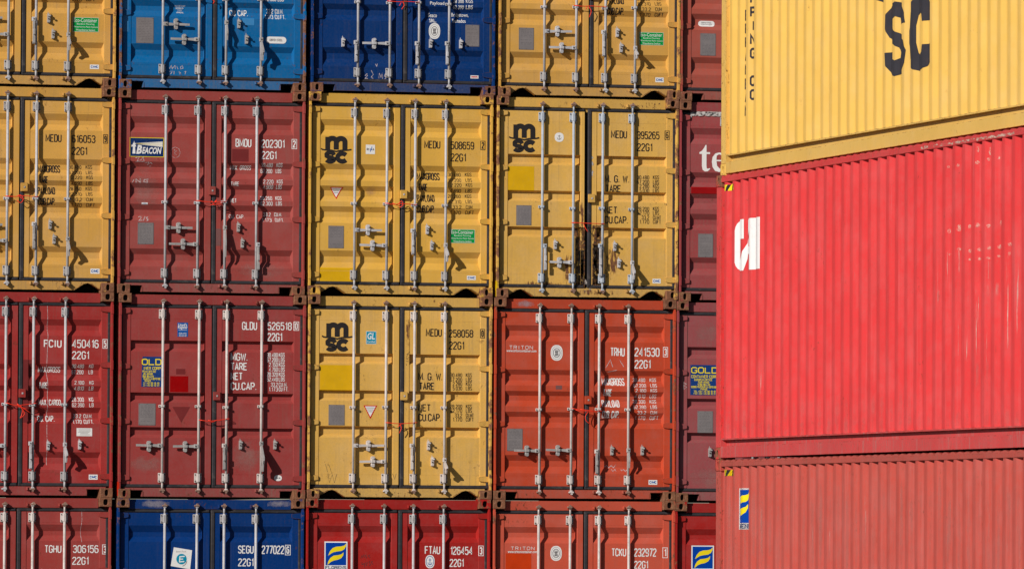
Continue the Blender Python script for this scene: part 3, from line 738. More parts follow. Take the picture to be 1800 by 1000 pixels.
def D_gold(mb, Q, x0, x1, y0, y1, torn=0.):
    a, b, z0, z1 = quad(Q, x0, x1, y0, y1); w_ = b-a; h = z1-z0; c = torn
    full = w_/(1-c); A = b-full
    if c: mb.poly([(a+w_*.06, z1), (b, z1), (b, z0), (a-.0, z0), (a+w_*.01, z0+h*.4)], M['navyst2'])
    else: mb.rect(a, b, z0, z1, M['navyst2'])
    Yl = M['yellowst']
    rows = [("GOLD", .0, 1, .72, .93, .16), ("CONTAINER CORP.", 0, 1, .565, .665, .14), ("EUROPEAN OFFICE", .12, .8, .475, .545, .15), ("TOUR ARAGO", .25, .68, .395, .465, .15), ("5 RUE BELLINI", .25, .72, .31, .385, .15), ("92806 PUTEAUX-LA DEFENSE", .0, .97, .235, .305, .15), ("FRANCE", .36, .62, .165, .23, .15), ("TEL.+33 1 46 98 18 18", .10, .92, .09, .155, .15), ("FAX +33 1 46 98 18 31", .10, .92, .02, .08, .15)]
    for s, u0, u1, v0, v1, t in rows:
        if c:
            u0 = u0*.93; n = len(s); cut = max(0, int((c+.02-u0)/max(.01, (u1-u0))*n)+1); cut = 1 if s == 'GOLD' else cut
            u0 = u0+(u1-u0)*cut/n if s != 'GOLD' else .27; s = s[cut:]
        x0_, x1_ = A+full*(.03+u0*.94), A+full*(.03+u1*.94)
        text(mb, s.strip(), x0_, x1_, z0+h*v0, z0+h*v1, Yl, h*(v1-v0)*t, y=-.0004, gap=1.3)
def D_lloyd(mb, Q, x0, x1, y0, y1):
    a, b, z0, z1 = quad(Q, x0, x1, y0, y1); w_ = b-a; h = z1-z0; mb.rect(a, b, z0, z1, M['bluest'])
    btext(mb, "Lloyd's", a+w_*.08, b-w_*.1, z1-h*.32, z1-h*.06, M['white'], .02); btext(mb, "Register", a+w_*.05, b-w_*.05, z1-h*.50, z1-h*.24, M['white'], .02, y=-.0008)
    mb.ribbon([(a+w_*.1, z0+h*.46), (b-w_*.1, z0+h*.46)], h*.02, M['white'], -.0004)
    for k, s in enumerate(("COMPLIANCE", "CERTIFICATION", "SCHEME")): text(mb, s, a+w_*.14, b-w_*.14, z0+h*(.22-.1*k), z0+h*(.28-.1*k), M['white'], h*.012, y=-.0004)
def D_gl(mb, Q, x0, x1, y0, y1):
    a, b, z0, z1 = quad(Q, x0, x1, y0, y1); w_ = b-a; h = z1-z0; mb.rect(a, b, z0, z1, M['white']); mb.rect(a+.005, b-.005, z0+.005, z1-.005, M['cyanst'], -.0004)
    btext(mb, "GL", a+w_*.13, b-w_*.14, z0+h*.36, z1-h*.12, M['white'], .02, .15, -.0008); btext(mb, "Certified", a+w_*.12, b-w_*.12, z0+h*.1, z0+h*.27, M['white'], 0, 0, -.0008)
def D_rina(mb, Q, x0, x1, y0, y1):
    a, b, z0, z1 = quad(Q, x0, x1, y0, y1); w_ = b-a; h = z1-z0; mb.rect(a, b, z0, z1, M['white'])
    text(mb, "RI", a+w_*.1, a+w_*.40, z0+h*.36, z0+h*.64, M['platetext'], h*.06, y=-.0004); text(mb, "A", a+w_*.72, a+w_*.93, z0+h*.36, z0+h*.64, M['platetext'], h*.06, y=-.0004)
    mb.ribbon([(a+w_*.5, z0+h*.25), (a+w_*.52, z0+h*.55), (a+w_*.64, z0+h*.45), (a+w_*.66, z0+h*.8)], h*.08, M['bluest'], -.0004)
def D_notice(mb, Q, x0, x1, y0, y1):
    a, b, z0, z1 = quad(Q, x0, x1, y0, y1); w_ = b-a; h = z1-z0; mb.rect(a, b, z0, z1, M['white'])
    rr = random.Random(4)
    for k in range(5): mb.ribbon([(a+w_*rr.uniform(.08, .25), z1-h*(.18+.16*k)), (b-w_*rr.uniform(.08, .3), z1-h*(.18+.16*k))], h*.05, M['plate'], -.0004)
def D_esticker(mb, Q, x0, x1, y0, y1):
    c = [Q(x0+1, y0), Q(x1, y0+5.4), Q(x1-3.5, y1), Q(x0-4.5, y1-6)]; mb.poly(c, M['white'])
    cx, cz = (c[0][0]+c[2][0])/2-.005, (c[0][1]+c[2][1])/2-.01; r = .068
    mb.poly([(cx+r*math.cos(k*.35), cz+r*math.sin(k*.35)) for k in range(18)], M['cyanst'], -.0004)
    mb.ribbon([(cx+.04, cz+.035), (cx-.022, cz+.03), (cx-.026, cz-.035), (cx+.035, cz-.03)], .014, M['white'], -.0008); mb.ribbon([(cx-.022, cz), (cx+.02, cz)], .012, M['white'], -.0010)
    btext(mb, "EnviroTech", cx-.07, cx+.055, cz+.085, cz+.105, M['plate']); mb.ribbon([(cx+.07*math.cos(R(k)), cz-.012+.078*math.sin(R(k))) for k in range(-80, 0, 10)], .009, M['plate'], -.0005)
def D_chalk(mb, Q, x0, x1, y0, y1, strokes, m='chalk', t=.008):
    a, b, z0, z1 = quad(Q, x0, x1, y0, y1)
    for k, st in enumerate(strokes.split(';')):
        mb.ribbon([(a+float(q.split(',')[0])*(b-a), z0+float(q.split(',')[1])*(z1-z0)) for q in st.split()], t, M[m], -.0001*k)
M['bluest2'] = flat('strong_blue_sticker', srgb(0, 62, 158), .4)
M['navyst2'] = flat('blue_gold_sticker', srgb(22, 58, 120), .45, .2, (0.2, 0.2, 0.25, 1))
M['rustarea'] = scuffmat('rust_area', (0.020, 0.012, 0.010, 1), .43, .47, 2.2, 2.2, .9, 16, .85, (0.20, 0.075, 0.018, 1), 1., False)
M['blackpeel'] = scuffmat('black_peeling', (0.022, 0.016, 0.016, 1), .40, .44, 1.5, 1.5, .6, 18, .8, (0.05, 0.03, 0.02, 1), 1., False)
M['rustrun'] = scuffmat('rust_runs', (0.20, 0.075, 0.025, 1), .46, .55, 2.0, 2.0, .35, 14, .85, (0.12, 0.045, 0.02, 1))
M['whitescuff'] = scuffmat('scraped_paint', (0.55, 0.50, 0.47, 1), .52, .60, 1, 1, .5, 26, .8, (0.30, 0.25, 0.22, 1))
M['palescuff'] = scuffmat('faded_scrub', (0.62, 0.46, 0.22, 1), .28, .55, 1, 1, 1, 6, .7, (0.52, 0.37, 0.16, 1), .35)
M['dust'] = scuffmat('dust_rub', (0.34, 0.20, 0.18, 1), .30, .70, 1, 1, 1, 7, .8, (0.40, 0.24, 0.21, 1), .45)
M['yellowpatch'] = flat('fresh_yellow_patch', srgb(218, 168, 18), .4, .15, (.4, .28, .1, 1))
M['redpatch'] = flat('fresh_red_patch', srgb(150, 0, 2), .35, .1)
M['orangepatch'] = flat('fresh_orange_patch', srgb(196, 58, 14), .4, .1)
M['maroonpatch'] = flat('maroon_patch', srgb(118, 42, 42), .5, .1)
M['greypatch'] = flat('grey_patch', srgb(120, 80, 78), .6, .3, (.2, .1, .1, 1))
M['bluepatch'] = flat('pale_blue_patch', srgb(60, 130, 185), .5, .2, (.1, .2, .4, 1))
M['blue_vivid'] = flat('vivid_blue_paint', srgb(0, 96, 190), .4); M['yellow_vivid'] = flat('vivid_yellow_paint', srgb(222, 180, 20), .4); M['red_vivid'] = flat('vivid_red_paint', srgb(196, 44, 20), .4)
M['palechips'] = scuffmat('pale_chips', (.62, .58, .55, 1), .45, .52, 1, 1, 2, 20, .8, (.4, .35, .33, 1), 1, False); M['greydust'] = scuffmat('grey_dust', (.42, .36, .40, 1), .30, .58, 1, 1, 1, 5, .8, (.36, .33, .37, 1), .6); M['scribrust'] = scuffmat('rust_scratches', (.18, .08, .03, 1), .56, .60, 2, 1, 1, 20, .8, None, 1, False)
M['redband'] = flat('red_band', srgb(150, 12, 14), .4, .1)
DECAL = dict(text=D_text, block=D_block, dbox=D_digitbox, plate=D_plate, eco=D_eco, cimc=D_cimc, msc=D_msc, btext=D_btext, patch=D_patch, rustpatch=D_patch, tri=D_tri, round=D_round,
             pill=D_pill, beacon=D_beacon, florens=D_florens, gold=D_gold, lloyd=D_lloyd, gl=D_gl, rina=D_rina, notice=D_notice, esticker=D_esticker, chalkline=D_chalk)
DNAME = dict(plate='data_plate', eco='sticker', cimc='sticker', msc='logo', patch='paint_patch', rustpatch='rust_stain', tri='warning_sticker', round='inspection_sticker', pill='sticker', beacon='sticker',
             florens='sticker', gold='sticker', lloyd='sticker', gl='sticker', rina='sticker', notice='sticker', esticker='sticker', chalkline='scribble')

def number(x, y, owner, num, chk, m, x1=None, dx=0, w1=28.2, w2=41.5, size=13.6, xn=46.2, xc=99.2, typ2=None, nog=False):
    """owner code, serial number, check digit and size type; x,y = top left of the owner code"""
    L = [('text', x, x+w1, y, y+size, owner, m), ('text', x+xn, x+xn+w2, y+1.5, y+1.5+size, num, m), ('dbox', x+xc, x+xc+7.3, y+1, y+1.5+size+1.2, chk, m)]
    if not nog: L.append(('text', x+xn, x+xn+27.2, y+22.5, y+22.5+size+.4, '22G1', m))
    return L
def weights(x, y, m, heads, vals, s=1., unit=('KGS', 'LBS', 'KGS', 'LBS', 'KGS', 'LBS', 'CUM', 'CUFT')):
    """large headings with the columns of small figures; reference layout of the yellow containers"""
    H = [(x+a, x+b, y+c, y+d, t, .13) for (a, b, c, d), t in zip(((0, 40, 0, 13.3), (1.6, 17.6, 19.7, 32), (0, 31, 38.7, 51.5), (0, 30.5, 57.7, 70.5)), heads)]
    ys = (0, 9.8, 18.5, 28.5, 38, 47.5, 57.2, 66.6)
    V = []
    for k, v in enumerate(vals):
        xx = x+55+(0 if k in (0, 1, 4, 5) else 3.5 if k != 6 else 6.5)
        V.append((xx, x+77, y+ys[k]+.4, y+ys[k]+6.8, v, .15)); V.append((x+84.7, x+84.7+(11.5 if k < 7 else 15), y+ys[k]+.4, y+ys[k]+6.8, unit[k], .15))
    return [('block', x, x+97, y, y+70, H, m), ('block', x+55, x+97, y, y+73, V, m)]
def weightsB(x, y, m, f=1.):
    H = [(x, x+43.4*f, y, y+13, 'M. G. W.', .14), (x+1.5, x+28.9*f, y+17, y+30, 'TARE', .14)]
    H2 = [(x, x+22.4*f, y+55, y+67.5, 'NET', .14), (x, x+41.4*f, y+71.7, y+85, 'CU.CAP.', .14)]
    V = []; V2 = []
    for k, (v, u, yy) in enumerate((('30.480', 'KGS', .6), ('67.200', 'LBS', 8.6), ('2.280', 'KGS', 16), ('5.030', 'LBS', 23.8), ('28.200', 'KGS', 55.7), ('62.170', 'LBS', 63), ('33.2', 'CU.MT', 71), ('1.170', 'CUFT', 78.5))):
        W = V if k < 4 else V2; xx = x+57*f+(0 if len(v) == 6 else 4.5 if v != '33.2' else 8)
        W.append((xx, x+78.4*f, y+yy, y+yy+6.9, v, .14)); W.append((x+85*f, x+(95.8 if len(u) < 4 else 99)*f, y+yy, y+yy+6.9, u, .14))
    V.append((x+56*f-1.2, x+56*f-.2, y, y+31, "I", .02)); 
    return [('block', x, x+44, y, y+30, H, m), ('block', x, x+44, y+55, y+85, H2, m), ('block', x+57, x+97, y, y+31, V[:-1], m), ('block', x+57, x+97, y+55, y+86, V2, m)]
MH = ('MAXGROSS', 'TARE', 'PAYLOAD', 'CUB.CAP.')
MV = ('30.480', '67.200', '2.220', '4.890', '28.260', '62.310', '33.2', '1.170')
# paints (real surface colours)
YEL = srgb(219, 169, 73); YELD = srgb(211, 159, 76); YEL2 = srgb(223, 174, 85); MAR = srgb(159, 68, 63); GLD = srgb(154, 59, 57); FCI = srgb(160, 48, 46); TRI = srgb(190, 70, 42); TCK = srgb(197, 82, 60)
FLO = srgb(163, 31, 28); NAV = srgb(0, 50, 108); SEG = srgb(0, 50, 112); BLU = srgb(0, 100, 160); TEX = srgb(158, 66, 68); GOLDC = srgb(156, 72, 76); TGH = srgb(156, 60, 56); COR = srgb(168, 78, 64)

# row 0 (top) ---------------------------------------------------------------
d = number(80, -125, 'MEDU', '616027', '3', 'black')+weights(67, -71, 'black', MH, MV)+[('eco', 128, 173.3, 31, 56), ('cimc', 158, 174, 114, 121.8)]
container(0, 0, YELD, 'A', dict(name='yellow_a', right=203.2, sill='arch', rust=.3, label='yellow container cut by the left edge, topmost row, green sticker on its right door', rods=(-40, 13, 61.6, 118.2), hasp=(41, -32),
    handles={0: ('R', 4, 31), 1: ('L', -35, 60.7), 2: ('D', 34, 78, -1, .05), 3: ('D', 61, 89, 0, .14)}, catch=((-12, 31), (-14, 61)), free=((85.6, 32.7), (93.3, 60.7)), decals=d))
d = [('plate', 239.6, 270, 31, 76), ('text', 404.5, 437, 17.7, 28.6, 'CU CAP.', 'white'), ('text', 469.4, 499.4, 16, 24, '33.2 CU.M.', 'white'), ('text', 466, 502.5, 26, 33.8, '1.173 CU.FT.', 'white'),
     ('text', 466, 499, -6, 2.6, '62.380 LBS', 'white'), ('pill', 467.4, 503.4, 64.7, 76.6, ['CORTEN STEEL']), ('patch', 426, 447, 32.7, 44.5, 'bluepatch'), ('patch', 216, 226, -30, 56, 'bluepatch'),
     ('block', 308, 326.7, 9, 25, [(308, 326.7, 9.4, 12, 'THIS CONTAINER', .16), (310, 324, 13.4, 16, 'CONFORMS BY', .16), (313, 321, 17.2, 19.6, 'TYPE', .16), (311, 324, 21, 23.8, 'APPROVAL', .16)], 'white'),
     ('chalkline', 298, 330, 115, 131, '0,.6 .1,1 .15,.6 .3,1 .32,.6; .4,.9 .45,.6 .5,.6; .6,.8 .7,1 .75,.7 .62,.6 .6,.8; 0,.3 .15,.35 .1,.1 0,0; .25,.35 .25,0; .5,.3 .6,.2 .55,.0; .8,.3 .9,.35 .85,0')]
d += number(414, -117, 'CRXU', '204418', '5', 'white')
container(0, 1, BLU, 'A', dict(name='blue', left=208.5, rust=.5, dirt=.22, fade=.15, postmark=(133, 156, 'blue_vivid'), label='bright blue container with rusty frame above the maroon one numbered 202301', rods=(284.7, 348.5, 396, 457.4), hasp=(375, -28), cast=.7, hand='dullsteel',
    handles={0: ('R', 333, 42.6), 1: ('L', 300, 70), 2: ('D', 40, 71, 0, .06), 3: ('D', 70, 107, 0, .15)}, catch=((309.6, 42.6), (324, 70)), free=((420, 42.6), (433.4, 70)), decals=d))
d = [('btext', 756, 781, 3, 10.4, 'Payload', 'white'), ('btext', 796.7, 815.4, -.5, 6, '28 300', 'white'), ('btext', 819, 831.5, -.5, 6, 'KGS', 'white'), ('btext', 796.7, 815.4, 9.6, 16.7, '62 390', 'white'), ('btext', 819, 831.5, 9.6, 16.7, 'LBS', 'white'),
     ('btext', 754, 769.6, 23, 30.4, 'Seaco', 'white'), ('btext', 755, 767, 33.4, 40, 'SRL.', 'white'), ('btext', 795, 825, 23, 31.4, 'Bridgetown,', 'white'), ('btext', 795.8, 818.8, 33.4, 40.4, 'Barbados', 'white'),
     ('round', 753.8, 773.8, 41, 69), ('plate', 818, 842.5, 44, 82), ('cimc', 827, 841, 133, 138.4, 'SINGAMAS', 'redst'),
     ('chalkline', 642, 690, 112, 136, '0,.1 .06,.25 .08,.1 0,-.1 .1,-.1; .22,.5 .3,.2 .22,.0 .3,-.1; .38,1 .42,.8 .46,1; .5,-.1 .52,.3 .58,0 .62,.3 .64,-.1; .75,.3 .7,.1 .78,0 .72,-.1; .95,.8 .9,.5')]
d += number(748, -111, 'SEGU', '155902', '7', 'white')
container(0, 2, NAV, 'A', dict(name='navy', left=546, rust=.22, dirt=.12, fade=.1, label='navy blue container with white lettering and oval emblem, topmost row, third from left', rods=(628, 684, 735.4, 788.3), hasp=(712, -22), cast=.55, hand='steel',
    handles={0: ('D', 75, 110, -1, .06), 1: ('L', 637, 77), 2: ('D', 77, 114.6, -1, .05), 3: ('D', 77, 114.6, -1, .06)}, catch=((658, 77),), free=((603, 75), (757, 77), (810, 78)), decals=d))
d = number(1078, -102, 'MEDU', '571520', '8', 'black')+weights(1067, -44, 'black', MH, MV)+[('eco', 1123.8, 1166.3, 57, 79.5), ('cimc', 1152, 1166.7, 136.7, 145), ('plate', 912, 938.3, 49, 87.5), ('tri', 912, 934, -20, 1)]
container(0, 3, YELD, 'A', dict(name='yellow_b', left=876, sill='arch', rust=.3, label='yellow container in the topmost row right of the navy one, with a green sticker', rods=(955.8, 1012, 1063.3, 1115.4), hasp=(1041, -8), hand='steel',
    handles={0: ('R', 1005, 55.4), 1: ('L', 965, 84.6), 2: ('D', 57, 100, -1, .05), 3: ('D', 85, 104, 0, .14)}, catch=((980, 55.4), (987.5, 84.6)), free=((1085, 58), (1091.7, 85)), decals=d))
d = [('pill', 1229, 1258, 36.7, 46.7, ['CORTEN STEEL', 'CONTAINER']), ('plate', 1231, 1258, 59, 98)]
container(0, 4, COR, 'A', dict(name='brick_red', left=1195.5, rust=.3, dirt=.5, label='brick red container in the topmost row with an oval white sticker', rods=(1275, 1329, 1378, 1430), hasp=(1356, 0),
    handles={0: ('R', 1315, 60), 1: ('L', 1290, 90), 2: ('D', 88, 120, -1), 3: ('D', 88, 120, 0)}, catch=((1256-40+60, 90),)[:0], decals=d))
# row 1 ---------------------------------------------------------------------
d = number(80, 236, 'MEDU', '616053', '9', 'black', xc=101.5)+weights(67, 290, 'black', MH, ('30.480', '67.200', '2.220', '4.890', '28.260', '62.310', '33.2', '1.170'))+[('cimc', 159, 175, 472, 481)]
container(1, 0, YELD, 'A', dict(name='yellow_c', right=202.2, sill='arch', rust=.28, label='yellow container with black number 616053, second row, cut by the left edge', rods=(-40, 12.8, 64, 119.5), hasp=(42.5, 329),
    handles={0: ('R', 4, 395), 1: ('L', -35, 423), 2: ('D', 394, 438, -1, .05), 3: ('D', 420, 450, 0, .14)}, catch=((-12, 395), (-14, 423)), free=((88, 395), (95, 421)), decals=d))
W8 = [(459.4, 480, 287, 294, '30.480'), (486.4, 497, 287, 294, 'KGS'), (459.4, 480, 297, 304.4, '67.200'), (486.2, 496, 297, 304.4, 'LBS'), (463, 480.6, 316, 323, '2.220'), (486.6, 497.2, 316, 323, 'KGS'), (463, 480.6, 325, 332.4, '4.900'), (486, 496, 325, 332.4, 'LBS'),
      (458, 479, 345, 352, '28.260'), (484.8, 495.6, 345, 352, 'KGS'), (458, 479.2, 354.4, 361.4, '62.300'), (485, 495.6, 354.4, 361.4, 'LBS'), (464, 477.4, 373.6, 380.4, '33.2'), (483.4, 497, 373.6, 380.4, 'CU.M.'), (461, 478, 383.4, 390, '1.173'), (484, 499.6, 383.4, 390, 'CU.FT.')]
d = [('text', 414, 442, 244, 258.6, 'BMOU', 'white'), ('text', 459.4, 500.6, 245.6, 260, '202301', 'white'), ('dbox', 513.2, 521.4, 245.4, 262, '2', 'white'), ('text', 460, 486.4, 266, 280, '22G1', 'white'),
     ('block', 405.6, 442.4, 290, 384, [(405.6, 442.4, 290.6, 298.4, 'MAX. GROSS'), (406, 420.4, 319.6, 327, 'TARE'), (405.6, 416, 349, 356.4, 'NET'), (403.6, 431, 377, 384, 'CU. CAP.')], 'white'), ('block', 458, 499, 287, 390, W8, 'white'),
     ('beacon', 228, 288.4, 241.6, 275.6), ('plate', 242.2, 270, 391.2, 429), ('cimc', 249, 259.6, 356, 359.4, 'A', 'bluest'), ('patch', 408, 437, 262, 284, 'maroonpatch'), ('patch', 374.6, 388, 402, 432, 'greypatch'),
     ('chalkline', 232, 268, 314, 322, '0,0 .1,.8; .2,0 .2,.9 .4,.2 .4,1; .8,.9 .6,.8 .58,.3 .75,.2 .8,.5 .7,.5'), ('chalkline', 244, 262, 380, 388, '0,.8 .2,1 .3,.7 0,0 .35,.1; .45,0 .65,1; .95,.9 .75,.8 .95,.3 .75,0 .9,.1 .78,.6 .95,.9'),
     ('chalkline', 238, 272, 276, 293, '0,.9 .2,1 .1,.6 .3,.7 .4,1 .45,.6; 0,.5 .5,.55; .5,.4 .7,.5 .65,.2 .8,.45 .9,.3; .75,.05 .85,.1'), ('chalkline', 299.6, 317, 258.6, 278, '.5,0 .15,.15 0,.5 .15,.85 .5,1 .85,.85 1,.5 .85,.15 .5,0; .4,.25 .4,.75 .65,.65 .4,.5 .65,.25', 'chalk', .004),
     ('rustpatch', 416, 500, 458, 492, 'dust'), ('rustpatch', 230, 285, 292, 370, 'dust')]
container(1, 1, MAR, 'A', dict(name='maroon', left=208.2, rust=.2, dirt=.4, label='maroon container with white number 202301 and a navy lighthouse sticker', rods=(291, 348, 395.5, 451), hasp=(373, 335.5), hand='dullsteel',
    handles={0: ('R', 338, 400), 1: ('L', 297, 429.6), 2: ('D', 400, 451, 0, .05), 3: ('D', 430, 475, .6, .17)}, catch=((314, 400.5), (322, 429)), free=((419, 400), (426, 428)), decals=d))
d = number(745.8, 247.5, 'MEDU', '508659', '2', 'black')+weights(734, 303.3, 'black', MH, ('30.480', '67.200', '2.220', '4.890', '28.260', '62.310', '33.2', '1.170'))+[('msc', 564.3, 617.8, 239.7, 285.8), ('rina', 643, 659.2, 254.6, 271), ('tri', 580.7, 604, 328.7, 349.8),
     ('plate', 577.2, 604.3, 396.8, 436), ('eco', 791.5, 834.6, 403, 427), ('cimc', 820.7, 836.3, 484.4, 492), ('patch', 562.4, 620, 470, 495, 'yellowpatch'), ('rustpatch', 640, 665, 325, 345, 'dust')]
container(1, 2, YEL, 'A', dict(name='yellow_d', left=543, sill='arch', rust=.18, dirt=.2, label='yellow container with black number 508659, green sticker and red triangle, second row centre', rods=(623.6, 680.2, 729.8, 783.6), hasp=(709.5, 342), hand='steel', cast=.45,
    handles={0: ('R', 671, 404.4), 1: ('L', 632, 431.7), 2: ('D', 405.5, 448, -1, .05), 3: ('D', 431, 460, 0, .16)}, catch=((647, 404.4), (655, 431.7)), free=((751, 404), (759, 432)), decals=d))
d = number(1074, 229.6, 'MEDU', '395265', '6', 'black', xn=45.6, xc=94.8, w2=39.6)+weightsB(1062.6, 308, 'black')+[('msc', 895, 948, 218, 266.4), ('round', 975, 991, 233.3, 249.6, 'anchor'), ('patch', 892.7, 939, 292, 335, 'yellowpatch'), ('plate', 907.5, 934, 360.7, 395.7),
     ('cimc', 1147, 1161.4, 490, 498), ('rustpatch', 1012, 1028, 400, 506, 'rustarea'), ('rustpatch', 1041, 1058, 396, 506, 'rustarea'), ('rustpatch', 1043, 1056, 430, 500, 'blackpeel'), ('rustpatch', 985, 1018, 440, 512, 'rustrun'), ('rustpatch', 1050, 1100, 420, 512, 'rustrun'), ('rustpatch', 1017, 1026, 440, 505, 'blackpeel'), ('rustpatch', 1016, 1028, 340, 420, 'rustrun'), ('rustpatch', 1016, 1056, 485, 512, 'whitescuff'), ('rustpatch', 892, 1010, 490, 512, 'rustrun'), ('rustpatch', 1035, 1046, 235, 345, 'whitescuff')]
container(1, 3, YEL2, 'C', dict(name='yellow_e', left=873.6, sill='arch', rust=.42, dirt=.45, gap=.042, postmark=(493, 521, 'yellow_vivid'), marks=((1012, 1052, 503, 520, .0605, 'whitescuff'), (990, 1100, 505, 521, .0600, 'rustrun'), (1090, 1160, 180, 192, .0665, 'scribrust')), label='yellow container with black number 395265 and black rusted patches at its centre seam', rods=(953.5, 1008, 1059.5, 1111.6), hasp=(1040, 349), rod='bluesteel', hand='steel',
    handles={0: ('D', 432, 475.5, 1, .05), 1: ('L', 964.5, 461.4), 2: ('D', 432, 487, -1, .05), 3: ('D', 462, 491, 0, .14)}, catch=((983.5, 461.4),), free=((976, 430.6), (1080.5, 433.7), (1088, 463)), decals=d))
d = [('block', 1228.6, 1300, 251, 301, [], 'cream'), ('plate', 1227.3, 1253.3, 410.8, 452), ('patch', 1214.8, 1330, 328.5, 340.5, 'redband')]
def D_te(mb, Q, x0, x1, y0, y1):
    a, b, z0, z1 = quad(Q, x0, x1, y0, y1); m_ = M['cream']; h = z1-z0; u = h
    def p(x, y): return (a+x*u, z0+y*u)
    mb.poly([p(.22, 1), p(.17, .9), p(.08, .78), p(-.02, .72), p(-.02, .66), p(.08, .66), p(.08, .20), p(.11, .06), p(.20, 0), p(.31, .01), p(.41, .10), p(.38, .13), p(.31, .10), p(.27, .13), p(.26, .22), p(.26, .66), p(.40, .66), p(.40, .73), p(.26, .73), p(.26, 1)], m_)
    arc = [(.82-.26*math.cos(R(k))*1.0, .37+.31*math.sin(R(k))) for k in range(-72, 181, 18)]
    mb.ribbon([p(.57, .37)]+[p(.77+.20*math.cos(R(k)), .40+.29*math.sin(R(k))) for k in range(170, -1, -17)], .07*u, m_, -.0004)
    mb.ribbon([p(.98, .42), p(.60, .42)], .05*u, m_, -.0006)
    mb.poly([p(.47, .38), p(.50, .55), p(.60, .68), p(.72, .72), p(.72, .68), p(.66, .60), p(.65, .42), p(.68, .22), p(.78, .12), p(.92, .14), p(1.0, .22), p(1.03, .18), p(.92, .04), p(.76, -.01), p(.60, .03), p(.50, .17)], m_, -.0008)
    mb.ribbon([p(1.15, .02), p(1.55, .70)], .14*u, m_); mb.ribbon([p(1.15, .70), p(1.6, .02)], .07*u, m_, -.0004)
DECAL['te'] = D_te; DNAME['te'] = 'lettering'
d[0] = ('te', 1230.4, 1300, 255, 301.5)
container(1, 4, TEX, 'A', dict(name='dark_maroon', left=1194.5, rust=.2, dirt=.9, marks=((1214, 1330, 196, 204, .0675, 'palechips'), (1206, 1216, 203, 208, .0735, 'palechips')), label='dusty dark maroon container with large cream serif letters and a red band', rods=(1273, 1327, 1376, 1428), hasp=(1354, 360),
    handles={0: ('R', 1315, 420), 1: ('L', 1290, 440), 2: ('D', 440, 480, -1), 3: ('D', 440, 480, 0)}, decals=d))
# row 2 ---------------------------------------------------------------------
d = [('text', 77, 108.4, 596.7, 610.4, 'FCIU', 'white', .15), ('text', 126.8, 173.6, 596.7, 611.2, '450416', 'white'), ('dbox', 180.6, 188.4, 596.4, 612, '5', 'white'), ('text', 126.8, 156.8, 617, 631, '22G1', 'white'),
     ('block', 67, 107, 644, 741, [(68, 107, 644, 654, 'MAX.GROSS', .11), (68.6, 84, 671.6, 682.5, 'TARE', .11), (68, 107, 701.6, 711.8, 'MAX. CARGO', .11), (66.5, 96.7, 730, 740.6, 'CU. CAP.', .12)], 'white'),
     ('block', 126.8, 165, 640, 745, [(126.8, 148, 640, 646.6, '30.480'), (157, 164.6, 640, 646.6, 'KG'), (126.8, 148, 650, 657, '67.200'), (157, 164.6, 650, 657, 'LB'), (131, 148, 669, 675.5, '2.180'), (157, 164.6, 669, 675.5, 'KG'), (131, 148, 678.6, 685.6, '4.810'), (157, 164.6, 678.6, 685.6, 'LB'),
      (126.8, 148, 698, 705.6, '28.300'), (157, 164.6, 698, 705.6, 'KG'), (126.8, 148, 708, 715, '62.390'), (157, 164.6, 708, 715, 'LB'), (130, 144, 727.4, 734.2, '33.2'), (148, 163.6, 727.4, 734.2, 'CU.M.'), (128, 144, 737, 744.5, '1.170'), (147.6, 165, 737, 744.5, 'CU.FT.')], 'white'),
     ('notice', 134.6, 162, 752, 766), ('cimc', 156, 171.6, 833.5, 842.4), ('patch', 40.6, 55.5, 632, 742, 'maroonpatch'),
     ('chalkline', 82, 92, 520, 850, '0.1,1 .3,.8 .1,.62 .4,.5 .2,.3 .3,.1', 'chalk', .006)]
container(2, 0, FCI, 'A', dict(name='crimson', right=202.2, rust=.25, label='crimson red container with white number 450416, third row, cut by the left edge', rods=(-40, 12.5, 61, 117), hasp=(39, 691), hand='steel',
    handles={0: ('L', -90, 783), 1: ('L', -35, 783), 2: ('D', 779, 824, -1, .05), 3: ('D', 781, 812, 0, .17)}, catch=((-14, 783),), free=((84.6, 783), (140, 781.6)), decals=d))
